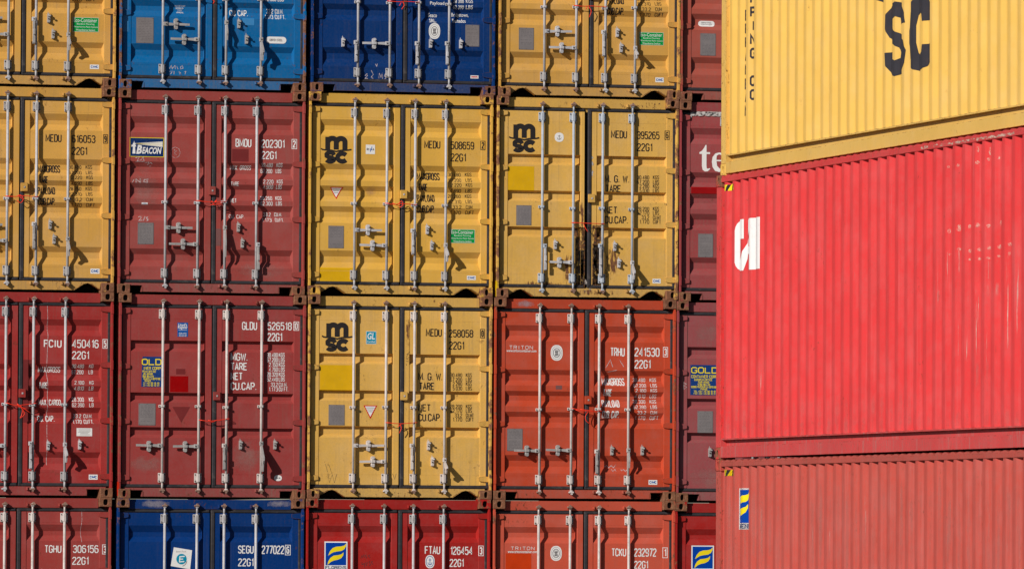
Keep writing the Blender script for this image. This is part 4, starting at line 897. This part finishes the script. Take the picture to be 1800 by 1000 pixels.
d = [('text', 425.4, 452, 565.4, 579.6, 'GLDU', 'white'), ('text', 470, 513, 566, 580, '526518', 'white'), ('dbox', 516.6, 525, 565.6, 580.6, '0', 'white'), ('text', 470, 496.4, 585, 599.4, '22G1', 'white'),
     ('block', 405.4, 451, 620, 685, [(405.4, 435.6, 620, 633.6, 'MGW.', .14), (405.4, 434.6, 637, 650.4, 'TARE', .14), (405.4, 426.6, 654.4, 667.6, 'NET', .14), (405.4, 451, 671.6, 685, 'CU.CAP.', .14)], 'white'),
     ('block', 469.4, 507, 620, 688, [(469.4, 488.4, 620, 627.4, '30.480'), (490, 500.6, 620, 627.4, 'KGS'), (469.4, 488.4, 628.6, 636, '67.200'), (490, 500.6, 628.6, 636, 'LBS'), (473, 488.4, 637, 644.4, '2.160'), (490, 500.6, 637, 644.4, 'KGS'), (473, 488.4, 645.4, 652.6, '4.760'), (490, 500.6, 645.4, 652.6, 'LBS'),
      (469.4, 488.4, 654, 661.4, '28.320'), (490, 500.6, 654, 661.4, 'KGS'), (469.4, 488.4, 662.6, 670, '62.440'), (490, 500.6, 662.6, 670, 'LBS'), (476, 488.4, 672, 679, '33.2'), (490, 505, 672, 679, 'CU.M.'), (472.6, 488.4, 680, 687.4, '1.173'), (490, 507, 680, 687.4, 'CU FT.')], 'white'),
     ('lloyd', 312, 330.6, 566.6, 591.6), ('gold', 248.6, 285.4, 626.4, 679.6, .27), ('patch', 299, 331, 660.6, 688.6, 'redpatch'), ('patch', 309.6, 325.6, 648, 657.6, 'maroonpatch'), ('plate', 243.6, 273.4, 708.6, 747),
     ('round', 482, 495.4, 834.6, 844.8, 'text'), ('rustpatch', 404, 460, 775, 830, 'dust'), ('rustpatch', 230, 290, 800, 830, 'dust')]
d.append(('tri', 303, 334, 714.6, 742, M['maroonpatch']))
container(2, 1, GLD, 'B', dict(name='dull_red', left=211.3, rust=.25, dirt=.35, postmark=(846, 871, 'red_vivid'), label='dull red container with white number 526518 and a torn blue and yellow sticker', rods=(288.3, 351.9, 400.6, 461.8), hasp=(381, 695.8), rod='white_rod', hand='dullsteel',
    handles={0: ('L', 239, 782.8), 1: ('L', 304, 784), 2: ('D', 782.8, 825.7, -1, .05), 3: ('D', 779, 827.6, 0, .17)}, catch=((262, 784), (325.7, 784.6)), free=((422.8, 781.6), (483.3, 781.6)), decals=d))
d = number(748.5, 577.6, 'MEDU', '258058', '0', 'black', xn=40.4, w2=43, xc=95.8)+weightsB(735, 654.9, 'black', .985)+[('msc', 566, 619.6, 567, 616), ('gl', 643.5, 661.5, 582, 604.4), ('patch', 562.4, 620.4, 641, 687, 'yellowpatch'), ('tri', 639, 663, 712, 735.8), ('plate', 577.6, 605.7, 711, 746.8), ('rustpatch', 712, 722, 540, 640, 'rustrun'),
     ('chalkline', 712, 721, 618, 642, '.9,1 .3,.8 .8,.8; .5,.75 .2,.6; .8,.6 .2,.5 .8,.4; .2,.3 .7,.3; .2,.1 .3,.0', 'scrib', .006), ('chalkline', 576, 592, 832, 848, '0,1 .2,0 .5,.9 .75,0 1,1', 'scrib', .005), ('chalkline', 690, 696, 832, 842, '0,1 .6,0 1,1', 'scrib', .005), ('chalkline', 572, 585, 815, 835, '0,1 .3,.3; .5,.9 .9,.1', 'scrib', .004)]
container(2, 2, YEL2, 'C', dict(name='yellow_f', left=543.3, sill='arch', rust=.38, dirt=.5, label='yellow container with black number 258058 and a turquoise sticker, third row centre', rods=(623.6, 680.6, 730.2, 783.6), hasp=(710.3, 696), rod='white_rod', hand='white_rod', cast=.7,
    handles={0: ('R', 675, 782.9), 1: ('L', 632, 811), 2: ('D', 783, 826, -1, .05), 3: ('D', 808, 831.6, 0, .16)}, catch=((647.8, 782.9), (655.6, 811)), free=((753.2, 782.9), (760.2, 811)), decals=d))
d = [('text', 1072.8, 1098.3, 610.7, 626, 'TRHU', 'white'), ('text', 1115.4, 1159.5, 610.8, 626.3, '241530', 'white'), ('dbox', 1166, 1173.4, 610.2, 627, '3', 'white'), ('text', 1115.4, 1144, 632.4, 647.4, '22G1', 'white')]
d += weights(1058.8, 664, 'white', ('MAXGROSS', 'TARE', 'PAYLOAD', 'CUB. CAP.'), ('30.480', '67.200', '2.180', '4.810', '28.300', '62.390', '33.2', '1.170'))
d += [('text', 895.3, 936.8, 607, 613.4, 'TRITON', 'white', .14, ), ('btext', 890.4, 942.9, 613.8, 618.3, 'www.tritoncontainer.com', 'white', .015), ('round', 968, 989.2, 606, 633.6), ('plate', 891.5, 918.5, 753, 792), ('patch', 977, 988, 677, 684, 'greypatch'), ('cimc', 1140, 1155.3, 843, 851.4),
      ('chalkline', 1065, 1105, 632, 650, '0,.2 .2,1 .3,.3; .6,1 .8,.3; .1,-.2 .5,.0'), ('chalkline', 1064, 1104, 815, 828, '0,.6 .1,.8 .2,.5 .3,.8 .4,.5 .5,.9; .3,.3 .35,0 .45,.3 .5,0; .7,.3 .75,.1 .85,.3 .9,0 1,.3')]
container(2, 3, TRI, 'A', dict(name='orange_red', left=870.6, rust=.25, dirt=.25, marks=((901, 940, 527, 541, .0665, 'greydust'),), label='orange red container with white number 241530, third row, right of the yellow one', rods=(950.5, 1006, 1054.6, 1106.3), hasp=(1033.7, 703), rod='white_rod', hand='dullsteel', cast=.8,
    handles={0: ('L', 903.7, 792), 1: ('L', 959.6, 791.3), 2: ('D', 793, 833, -1, .05), 3: ('D', 791, 821.7, 0, .05)}, catch=((926.5, 792), (980.9, 791.3)), free=((1075.5, 792), (1129, 792)), decals=d))
d = [('gold', 1213.5, 1263, 641, 694, 0.), ('plate', 1226, 1253, 722, 761), ('rustpatch', 1218, 1262, 562, 612, 'dust'), ('chalkline', 1200, 1208, 672, 684, '.2,1 .2,0; .2,1 .8,.8 .2,.55 .9,.3 .2,0', 'chalk', .005), ('rustpatch', 1208, 1330, 820, 862, 'dust')]
container(2, 4, GOLDC, 'B', dict(name='plum_red', left=1191, rust=.2, dirt=.9, label='dusty plum red container with a whole blue and yellow sticker, beside the near stack', rods=(1270, 1325, 1374, 1426), hasp=(1352, 705),
    handles={0: ('R', 1320, 796), 1: ('L', 1290, 820), 2: ('D', 790, 830, -1), 3: ('D', 790, 830, 0)}, free=((1248, 795),), decals=d))
# row 3 (bottom) --------------------------------------------------------------
def low(c, dy=361.5):
    return {0: ('R', c[0]+45, 1123), 1: ('L', c[1]-46, 1150), 2: ('D', 1125, 1165, -1, .05), 3: ('D', 1150, 1185, 0, .15)}
d = [('text', 78.4, 108, 957.4, 970.8, 'TGHU', 'white'), ('text', 128, 173.3, 957.4, 971, '306156', 'white'), ('dbox', 180, 188.4, 956.8, 973, '3', 'white'), ('text', 127, 156, 978, 991.8, '22G1', 'white')]+weights(67, 1000, 'white', ('MAXGROSS', 'TARE', 'NET', 'CU. CAP.'), MV)
d.append(('chalkline', 142, 146, 880, 960, '.2,1 .6,.6 .2,.4 .5,.1', 'chalk', .005))
container(3, 0, TGH, 'A', dict(name='brown_red', right=200.9, rust=.25, label='brown red container with white number 306156 in the bottom left corner', rods=(-40, 12.4, 61.6, 117.6), hasp=(39, 1050), rod='white_rod',
    handles=low((-40, 12.4)), catch=((-12, 1123), (-14, 1150)), free=((85, 1125), (93, 1150)), decals=d))
d = [('text', 418.5, 446, 958, 972, 'SEGU', 'white'), ('text', 459.9, 500, 958, 973, '277022', 'white'), ('dbox', 501.6, 510.3, 957.4, 974.6, '6', 'white'), ('text', 418.5, 446, 980.7, 994.6, '22G1', 'white'), ('esticker', 304.5, 337.6, 961, 1000)]
container(3, 1, SEG, 'A', dict(name='deep_blue', left=210, rust=.22, dirt=.02, fade=.05, marks=((238, 300, 877, 893, .0665, 'greydust'), (470, 515, 879, 892, .0665, 'greydust')), label='deep blue container with white number 277022 and a crooked white sticker, bottom row', rods=(293.4, 350, 397.6, 453.6), hasp=(375, 1052), cast=.5,
    handles=low((293.4, 350)), catch=((314, 1123), (322, 1150)), free=((420, 1125), (428, 1150)), decals=d))
d = [('text', 746.7, 773.8, 959, 973.2, 'FTAU', 'white'), ('text', 791.3, 830.8, 960, 974.4, '126454', 'white'), ('dbox', 841.4, 849.2, 958.8, 976, '3', 'white'), ('text', 790.4, 815.4, 981.7, 995.6, '22G1', 'white'), ('round', 747.6, 764, 974.6, 998, 'anchorblue'), ('florens', 570.4, 610.8, 951, 1000.5),
     ('chalkline', 634, 656, 974, 996, '0,.7 .1,.95 .15,.75 .25,1 .3,.75; .45,1 .35,.9 .5,.8 .4,.7; .75,1 .6,.9 .75,.75; .1,.4 .1,.2 .3,.3 .3,0; .4,.4 .45,.1 .55,.4; .75,.5 .65,.4 .8,.2 .65,.1; .95,.5 .85,.4 1,.2', 'scrib', .006)]
container(3, 2, FLO, 'A', dict(name='bright_red', left=541.8, rust=.12, dirt=.15, label='clean red container with white number 126454 and a blue and yellow square emblem', rods=(622.5, 678.8, 730, 783), hasp=(709, 1055), cast=.25,
    handles=low((622.5, 678.8)), catch=((647, 1123), (655, 1150)), free=((751, 1125), (759, 1150)), decals=d))
d = [('text', 1075, 1100.8, 963, 977, 'TCKU', 'white'), ('text', 1114.6, 1154, 963, 977.6, '232972', 'white'), ('dbox', 1165, 1173, 962, 979.6, '1', 'white'), ('text', 1114.6, 1139.6, 985, 998.8, '22G1', 'white'), ('round', 967.4, 987.6, 958.6, 985),
     ('text', 898, 939.6, 960, 965.8, 'TRITON', 'white', .14), ('btext', 892.5, 944.6, 966.6, 971.2, 'www.tritoncontainer.com', 'white', .015), ('patch', 889, 934, 971.9, 1003, 'orangepatch')]
container(3, 3, TCK, 'A', dict(name='salmon_red', left=870.1, rust=.25, dirt=.25, label='salmon red container with white number 232972 in the bottom row', rods=(949.6, 1005, 1055.8, 1108), hasp=(1034, 1058), cast=.8, rod='white_rod',
    handles=low((949.6, 1005)), catch=((973, 1123), (981, 1150)), free=((1076, 1125), (1084, 1150)), decals=d))
d = [('florens', 1215.4, 1255, 958, 1006)]
container(3, 4, FLO, 'A', dict(name='red_two', left=1189.5, rust=.12, dirt=.15, label='red container in the bottom row, half behind the near stack', rods=(1270, 1325, 1374, 1426), hasp=(1352, 1060), cast=.5,
    handles=low((1270, 1325)), decals=d))
bpy.context.view_layer.update()

# ------------------------------------------------------------------ the near stack, seen along its long side
XS, YC, HC, LC = -0.3712, -19.0237, 2.896, 12.192
def near(tier, col, nm, label, dx=0., dy=0., rust=.2, dirt=.2, phase=None, cast=.6, rail=None):
    X0 = XS+dx; Z = tier*HC; Y0 = YC+dy-LC
    root = empty('shipping_container', (X0, Y0, Z)); tag(root, label, 'shipping container', 'containers stacked with their long side showing')
    SP = paint(nm+'_side_paint', col, rust*.8, dirt, 0, .5, fade=.38, var=.09, dent=.05, streakcol=tuple(min(1, v*.75+.16) for v in col[:3])+(1,))
    FM = paint(nm+'_rail_paint', tuple(v*.92 for v in col[:3])+(1,), rust+.2, dirt+.35, .55)
    BM = paint(nm+'_bottom_rail_paint', tuple(v*.92+.01 for v in col[:3])+(1,), rust+.1, rail if rail is not None else dirt+.9, .4, streakcol=(.33, .26, .24, 1))
    CM = rusty(nm+'_casting', col, cast)
    for zz in (.059, HC-.059):
        for sx in (-1, 1):
            for yy in (0, 1):
                mb = MB(); casting(mb, CM, -.081, -.089, -.059, sgn=sx, hw=.030, hh=.036)
                c = mb.build('corner_casting', root, loc=(.081 if sx < 0 else W_-.081, .089 if yy == 0 else LC-.089, zz))
                if yy: c.scale = (1, -1, 1)
    PO = paint(nm+'_post_paint', col, rust+.7, dirt+.3, .9)
    for sx in (0, 1):
        a, b = (.006, .10) if sx == 0 else (W_-.10, W_-.006)
        for y0 in (.01, LC-.16): mb = MB(); mb.box(a, b, y0, y0+.15, .118, HC-.118, PO, .005); mb.build('corner_post', root)
    # top rail: tube with roof sheet edge above it
    for sx in (0, 1):
        a, b = (.004, .066) if sx == 0 else (W_-.066, W_-.004)
        mb = MB(); mb.box(a, b, .178, LC-.178, HC-.075, HC-.026, FM, .003); mb.build('top_side_rail', root)
        mb = MB(); rr = (.004, .075) if sx == 0 else (W_-.075, W_-.004)
        # channel section: lower web proud, upper web set back under the wall
        mb.box(*((.004, .012) if sx == 0 else (W_-.012, W_-.004)), .20, LC-.20, .016, .132, BM)
        mb.box(*((.0125, .065) if sx == 0 else (W_-.065, W_-.0125)), .20, LC-.20, .016, .024, BM)
        mb.box(*((.066, .073) if sx == 0 else (W_-.073, W_-.066)), .20, LC-.20, .0245, .196, BM)
        mb.box(*((.012, .150) if sx == 0 else (W_-.150, W_-.012)), .17, LC-.17, .1965, .212, BM)
        for yy in (.178, LC-.198): mb.box(*((.004, .139) if sx == 0 else (W_-.139, W_-.004)), yy, yy+.02, .016, .196, BM)
        for yy in (.2, LC-.34): mb.box(*((.0012, .0038) if sx == 0 else (W_-.0038, W_-.0012)), yy, yy+.14, .02, .128, BM)
        mb.build('bottom_side_rail', root)
    mb = MB(); n = int((LC-.3)/.026); i = mb.mi(FM); prev = None
    for k in range(n+1):
        y = .15+k*(LC-.3)/n; ph = (y/.209) % 1; z = HC-.026+.022*math.sin(math.pi*ph)**.6
        cur = [mb.bm.verts.new((.010, y, HC-.03)), mb.bm.verts.new((.012, y, z)), mb.bm.verts.new((W_-.012, y, z)), mb.bm.verts.new((W_-.010, y, HC-.03))]
        if prev:
            for e in range(3): f = mb.bm.faces.new((prev[e], cur[e], cur[e+1], prev[e+1])); f.material_index = i
        prev = cur
    mb.build('roof', root)
    wx = .010
    # phase so that an outer flat begins where the photograph shows it
    py = 330 if tier == 1 else 845 if tier == 0 else 200
    ye = onX(phase, py, X0+wx)[0]-Y0
    pr = .278; out, sl, inn = .072, .068, .070
    y_start = .16; a0 = (ye-out-y_start) % pr           # outer flat spans [ye-out, ye]
    brk = []
    def depth(y):
        t = (y-y_start-a0) % pr
        if t < out: return 0
        if t < out+sl: return .036*(t-out)/sl
        if t < out+sl+inn: return .036
        return .036*(1-(t-out-sl-inn)/(pr-out-sl-inn))
    ys = {y_start, LC-.16}
    k = -1
    while y_start+a0+k*pr < LC:
        for q in (0, out, out+sl, out+sl+inn):
            y = y_start+a0+k*pr+q
            if y_start < y < LC-.16: ys.add(y)
        k += 1
    base_ys = sorted(ys); ext = set(base_ys)
    for y in base_ys[1:-1]: ext.update((y-.013, y+.013))
    ys = sorted(ext)
    for sx in (0, 1):
        mb = MB(); i = mb.mi(SP); zl = [.212, .8, 1.4, 2.0, 2.5, HC-.075]
        grid = [[mb.bm.verts.new((wx+depth(y) if sx == 0 else W_-wx-depth(y), y, z)) for z in zl] for y in ys]
        for a, b in zip(grid, grid[1:]):
            for q in range(len(zl)-1): f = mb.bm.faces.new((a[q], b[q], b[q+1], a[q+1])); f.material_index = i; f.smooth = True
        mb.build('side_wall', root)
    sw = [c for c in C.objects if c.parent == root and c.name.startswith('side_wall')][0]
    mb = MB(); mb.box(.1, W_-.1, .05, .08, .03, HC-.03, SP); mb.build('front_wall', root)
    mb = MB(); mb.box(.1, W_-.1, LC-.08, LC-.05, .03, HC-.03, SP); mb.build('rear_wall', root)
    mb = MB(); mb.box(.08, W_-.08, .12, LC-.12, .13, .17, M['wood']); mb.build('floor', root)
    yb = base_ys
    def put(mb, name):
        """mb drawn in x (towards the right of the wall as seen), z ; mapped to the corrugated wall"""
        # x coordinate is distance from the far corner towards the viewer
        fn = lambda v: Vector((wx+depth(LC-v.x)-.003+v.y, LC-v.x, v.z))
        return mb.build(name, sw, deform=([], [LC-y for y in yb], fn))
    def at(px, py):
        y, z = onX(px, py, X0+wx); return LC-(y-Y0), z-Z
    return root, put, at
rB, putB, atB = near(0, srgb(186, 76, 66), 'faded_red', 'faded brick red container with a blue emblem at the bottom of the near stack', dx=.004, phase=1302.3, rust=.35, dirt=.6)
rM, putM, atM = near(1, srgb(214, 58, 60), 'scarlet', 'scarlet container in the middle of the near stack with large white letters', phase=1301.8, rust=.2, dirt=.4)
rT, putT, atT = near(2, srgb(226, 181, 90), 'side_yellow', 'bright yellow container on top of the near stack with black vertical lettering and logo', dx=.045, phase=1325.2, rail=.15, rust=.1, dirt=.12, cast=.3)
# black and yellow height marks
for put, at, (x0, x1, y0, y1) in ((putM, atM, (1274.5, 1289.5, 325.5, 336)), (putB, atB, (1274.5, 1289.5, 825.5, 836))):
    mb = MB(); a, z1 = at(x0, y0); b, _ = at(x1, y0); _, z0 = at(x0, y1)
    n = 4; w_ = (b-a); h = z1-z0; mb.rect(a, b, z0, z1, M['yellowst'])
    for k in range(3):
        u = a+w_*(k*.36+.08); s_ = w_*.16
        mb.poly([(u, z0), (u+s_, z0), (min(b, u+s_+w_*.16), z1), (min(b, u+w_*.16), z1)], M['black'], -.0005)
    put(mb, 'height_mark')
# white initials
def edge(at, px, py): return at(px, py)[0]     # distance along the wall of the near edge of a hidden fold
e0 = edge(atM, 1301.8, 430); za = atM(1301, 476)[1]; zb = atM(1301, 386)[1]
wm = M['white_side'] = flat('white_side_letters', (.80, .78, .77, 1), .5, .15, (.5, .2, .2, 1), 20, .03)
def PP(l, x0): return [(x0+u, za+v*(zb-za)) for u, v in l]
x0 = e0-.206
mb = MB(); mb.poly(PP([(0, .17), (0, .80), (.01, .87), (.03, .93), (.055, .965), (.09, .99), (.13, 1), (.29, 1), (.29, .62), (.20, .62), (.20, .82), (.13, .82), (.13, .18), (.206, .20), (.206, 0), (.13, 0), (.08, .015), (.04, .05), (.015, .10)], x0), wm); putM(mb, 'lettering')
mb = MB(); mb.poly(PP([(.205, 0), (.285, 0), (.36, .31), (.42, .45), (.505, .77), (.505, 1), (.50, 1), (.46, .93), (.34, .53), (.25, .33), (.205, .20)], x0), wm)
mb.poly(PP([(.36, .31), (.506, .31), (.506, .45), (.42, .45)], x0), wm, -.0004); mb.poly(PP([(.505, 0), (.63, 0), (.63, 1), (.505, 1)], x0), wm, -.0002); putM(mb, 'lettering')
mb = MB(); mb.poly(PP([(.70, 0), (.843, 0), (.843, 1), (.70, 1)], x0), wm); putM(mb, 'lettering')
# blue and yellow emblem on the lowest container
e0 = edge(atB, 1302.3, 890); z1 = atB(1302, 857.5)[1]; z0 = atB(1302, 930)[1]
mb = MB(); florens(mb, e0-.15, e0+.20, z0, z1); putB(mb, 'sticker')
# black logo on the top container
bk = M['black_side'] = flat('black_side_letters', (.036, .034, .042, 1), .5, .3, (.10, .05, .04, 1), 12, .15)
e0 = edge(atT, 1567, 70); a = e0-.205-.17*1.92; z0 = atT(1575, 134)[1]
mb = MB(); SX = e0-.205; z0 += .01
Sp = [(.60, .48), (.58, .58), (.49, .67), (.31, .70), (.12, .67), (.02, .59), (.01, .46), (.08, .37), (.22, .31), (.36, .26), (.40, .21), (.38, .16), (.305, .14), (.23, .16), (.20, .23), (0, .23), (.02, .11), (.12, .02), (.305, -.01), (.49, .02), (.59, .10), (.61, .22), (.55, .32), (.42, .38), (.26, .43), (.21, .48), (.23, .54), (.31, .56), (.38, .54), (.40, .48)]
Cp = [(.69, .46), (.66, .58), (.55, .67), (.36, .71), (.16, .67), (.03, .57), (0, .40), (0, .28), (.03, .13), (.16, .03), (.36, -.01), (.55, .03), (.66, .12), (.69, .24), (.47, .24), (.45, .17), (.37, .13), (.28, .17), (.25, .27), (.25, .43), (.28, .53), (.37, .57), (.45, .53), (.47, .46)]
mb.poly([(SX+u, z0+v) for u, v in Sp], bk); mb.poly([(SX+.65+u, z0+v) for u, v in Cp], bk)
mb.ribbon([(SX+u, z0+v) for u, v in ((-.34, .86), (-.26, .80), (-.12, .76), (.02, .80), (.16, .86), (.32, .83), (.46, .79), (.60, .80), (.74, .86), (.95, .82), (1.1, .79), (1.25, .85), (1.45, .80), (1.7, .88))], .085, bk, -.0006)
for u in (-.1, .52, 1.14): mb.rect(SX+u, SX+u+.26, z0+.82, z0+1.45, bk, -.0003)
mb.ribbon([(SX+u, z0+v) for u, v in ((0, 1.40), (.2, 1.52), (.42, 1.54), (.60, 1.48), (.72, 1.52), (1.0, 1.55), (1.2, 1.50), (1.27, 1.38))], .2, bk, -.0009)
putT(mb, 'logo')
# stacked vertical words
def column(word, x0, wd, py_last):
    n = len(word); zl = atT(1311, py_last)[1]; st = .1395
    for k, c in enumerate(word):
        if c == ' ': continue
        zc = zl+(n-1-k)*st
        mb = MB(); text(mb, c, x0, x0+wd, zc-.055, zc+.055, bk, .022); putT(mb, 'lettering')
e0 = edge(atT, 1311, 150)
column("MEDITERRANEAN", e0-.139, .09, 195)
column("SHIPPING CO", e0+.100, .09, 168)
# scraped paint on the scarlet side
M['sidescuff'] = scuffmat('scraped_side', (.76, .46, .40, 1), .56, .64, 1, 9, .22, 7, .8, (.6, .36, .32, 1), .8)
M['sidescuff2'] = scuffmat('scraped_side_dense', (.78, .52, .44, 1), .47, .55, 1, 4, 1.5, 30, .8, (.7, .44, .34, 1), .7, False)
M['sidegrime'] = scuffmat('side_grime', (.42, .16, .14, 1), .34, .62, 1, 1.5, 1, 4, .8, (.50, .24, .22, 1), .18); M['lowgrime'] = scuffmat('grey_film', (.34, .16, .14, 1), .40, .66, 1, 3, .5, 3, .8, (.44, .20, .17, 1), .3)
M['railscuff'] = scuffmat('scraped_rail', (.66, .42, .34, 1), .46, .54, 1, 1.2, 4, 8, .8, (.45, .28, .22, 1))
M['sidedent'] = scuffmat('rubbed_side', (.66, .30, .27, 1), .45, .75, 1, 3, 1, 5, .7, None, .5)
mb = MB(); rr = random.Random(3)
for (px, py, w_, h_) in ((1663, 406, 5, 14), (1680, 402, 5, 22), (1698, 399, 5, 12), (1714, 396, 5, 14), (1732, 397, 5, 10), (1752, 391, 4, 16), (1698, 441, 6, 10), (1715, 439, 6, 10), (1732, 436, 6, 11), (1750, 434, 7, 14), (1768, 430, 7, 14), (1680, 438, 6, 8),
    (1698, 456, 5, 7), (1715, 455, 5, 7), (1732, 453, 5, 8), (1750, 450, 5, 8), (1768, 446, 5, 9), (1663, 447, 5, 6), (1663, 294, 4, 9), (1680, 291, 4, 9), (1714, 286, 5, 10), (1732, 281, 5, 12), (1751, 278, 4, 9), (1715, 262, 3, 22), (1734, 265, 3, 26)):
    x, zc = atM(px, py); x2, _ = atM(px+w_*.7, py); _, zt_ = atM(px, py-h_*.36); _, zb_ = atM(px, py+h_*.36)
    n = 7; mb.poly([((x+x2)/2+(x2-x)/2*math.cos(2*math.pi*k/n)*rr.uniform(.6, 1.1), (zt_+zb_)/2+(zt_-zb_)/2*math.sin(2*math.pi*k/n)*rr.uniform(.6, 1.1)) for k in range(n)], M['sidescuff2'])
putM(mb, 'paint_scrape')
for (x0, x1, y0, y1, m_) in ((1500, 1515, 440, 560, 'sidescuff'), (1560, 1576, 560, 690, 'sidescuff'), (1330, 1342, 500, 760, 'sidescuff'), (1420, 1432, 360, 600, 'sidescuff'), (1600, 1612, 330, 500, 'sidescuff'), (1640, 1770, 500, 540, 'sidedent'), (1700, 1740, 620, 700, 'sidedent'), (1640, 1796, 300, 770, 'sidescuff'), (1275, 1796, 740, 776, 'sidegrime'), (1275, 1600, 700, 776, 'sidegrime')):
    mb = MB(); a, z1 = atM(x0, y0); b, _ = atM(x1, y0); _, z0 = atM(x0, y1); mb.rect(a, b, z0, z1, M[m_]); putM(mb, 'paint_scrape')
for (x0, x1, y0, y1, m_) in ((1560, 1600, 820, 1000, 'sidescuff'), (1508, 1520, 812, 1010, 'sidescuff'), (1418, 1480, 900, 1010, 'sidescuff'), (1330, 1345, 850, 1010, 'sidescuff'), (1660, 1676, 830, 1000, 'sidescuff'), (1730, 1790, 850, 1010, 'sidescuff'), (1275, 1796, 820, 1040, 'lowgrime')):
    mb = MB(); a, z1 = atB(x0, y0); b, _ = atB(x1, y0); _, z0 = atB(x0, y1); mb.rect(a, b, z0, z1, M[m_]); putB(mb, 'paint_scrape')
a, _ = atM(1620, 250); b, _ = atM(1785, 230); mb = MB()
mb.face([(.0025, LC-b, HC-.073), (.0025, LC-a, HC-.073), (.0025, LC-a, HC-.028), (.0025, LC-b, HC-.028)], M['railscuff'])
mb.build('paint_scrape', rM)

# ------------------------------------------------------------------ orange wire seals tied between the inner rods
def seal(pts, label):
    """pts: list of strands; each strand a list of photo pixels"""
    p0 = pts[0][0]; x, z = onY(p0[0], p0[1], -.0)
    root = empty('wire_seal', (x, 0, z)); tag(root, label, 'wire seal', 'orange wires tied across the door seams')
    mb = MB(); rr = random.Random(int(p0[0]*3+p0[1]))
    for st in pts:
        P_ = []
        for k, (px, py) in enumerate(st):
            xx, zz = onY(px, py, 0); P_.append((xx-x, (.005 if k in (0, len(st)-1) else -.004)+rr.uniform(-.008, .004), zz-z))
        # smooth
        Q = []
        for k in range(len(P_)-1):
            a_, b_ = Vector(P_[k]), Vector(P_[k+1])
            for q in range(3): Q.append(a_.lerp(b_, q/3))
        Q.append(Vector(P_[-1]))
        Q = [Q[0]]+[(Q[k-1]+Q[k]*2+Q[k+1])/4 for k in range(1, len(Q)-1)]+[Q[-1]]
        mb.tube(Q, .0048, M['orange_tie'], 6)
    o = mb.build('wire', root)
    mb = MB()
    for e in (pts[0][0], pts[0][-1]):
        xx, zz = onY(e[0], e[1], .028); xx -= x; zz -= z
        ring = [(xx+.024*math.cos(R(k)), .028-.026*math.sin(R(k)), zz) for k in range(0, 361, 30)]
        mb.tube(ring, .0048, M['orange_tie'], 6)
    mb.build('wire_loop', root)
seal([[(684, 2.5), (700, 4), (713, 3), (735, 4.5)], [(708, 4), (711, 10), (706, 17)], [(706, 4), (702, 11)]], 'orange wire seal on the navy container in the topmost row')
seal([[(1012, 10.5), (1025, 12), (1040, 11), (1063, 13)], [(1035, 12), (1040, 20), (1036, 31)], [(1033, 11), (1030, 17)]], 'orange wire seal on the topmost yellow container beside the navy one')
seal([[(348.5, -4), (366, -2), (380, -3), (396, -2)], [(372, -2), (377, 3), (374, 8), (378, 3)]], 'orange wire seal on the bright blue container in the topmost row')
seal([[(13, 345), (28, 346), (40, 344), (64, 346)], [(30, 345), (36, 342), (42, 350), (36, 358), (30, 352)], [(34, 346), (40, 350)]], 'orange wire seal on the yellow container numbered 616053 at the left edge')
seal([[(348, 353), (362, 355), (376, 356), (395.5, 354.5)], [(392, 357), (380, 360), (370, 360)], [(378, 357), (382, 350), (374, 359)], [(372, 353), (378, 361)]], 'orange wire seal on the maroon container numbered 202301')
seal([[(680, 357.5), (692, 360), (706, 358), (730, 360)], [(700, 359), (706, 352), (709, 361), (702, 365)], [(690, 357), (704, 363)]], 'orange wire seal on the yellow container numbered 508659')
seal([[(1008, 391.5), (1022, 392), (1040, 393), (1059.5, 393.5)], [(1026, 392), (1028, 400), (1034, 408)]], 'orange wire seal on the rusted yellow container numbered 395265')
seal([[(12.5, 708), (24, 712), (36, 712), (61, 709)], [(30, 711), (40, 718), (38, 730), (34, 736), (44, 728), (40, 718)], [(28, 713), (50, 719)], [(30, 709), (38, 715), (54, 726)]], 'orange wire seal with loose ends on the crimson container numbered 450416')
seal([[(352, 738), (366, 740), (380, 739), (400.6, 736)], [(372, 742), (380, 738), (388, 739)], [(366, 738), (377, 742)]], 'orange wire seal on the dull red container numbered 526518')
seal([[(680.6, 742.5), (694, 744), (706, 744.6), (730, 742.5)], [(703, 744), (706, 752), (702, 761)], [(706, 745), (699, 750)]], 'orange wire seal on the yellow container numbered 258058')
seal([[(1006, 717.5), (1020, 720), (1034, 724), (1054.6, 722)], [(1020, 719), (1034, 721), (1044, 722)], [(1034, 723), (1028, 732), (1030, 740), (1038, 745)], [(1012, 720), (1030, 726)]], 'orange wire seal with a long loop on the orange red container numbered 241530')

# ------------------------------------------------------------------ ground
t = NT('asphalt'); c = t.mix(t.ramp(t.noise(.8, 6), .3, .7), (.050, .049, .047, 1), (.085, .08, .074, 1)); c = t.mix(t.ramp(t.noise(60, 4), .5, .7), c, (.11, .105, .1, 1))
t.l(c, t.b.inputs['Base Color']); t.b.inputs['Roughness'].default_value = .85
mb = MB(); mb.face([(-1500, -1500, -.004), (1500, -1500, -.004), (1500, 1500, -.004), (-1500, 1500, -.004)], t.m); g = mb.build('ground'); tag(g, kind='structure')
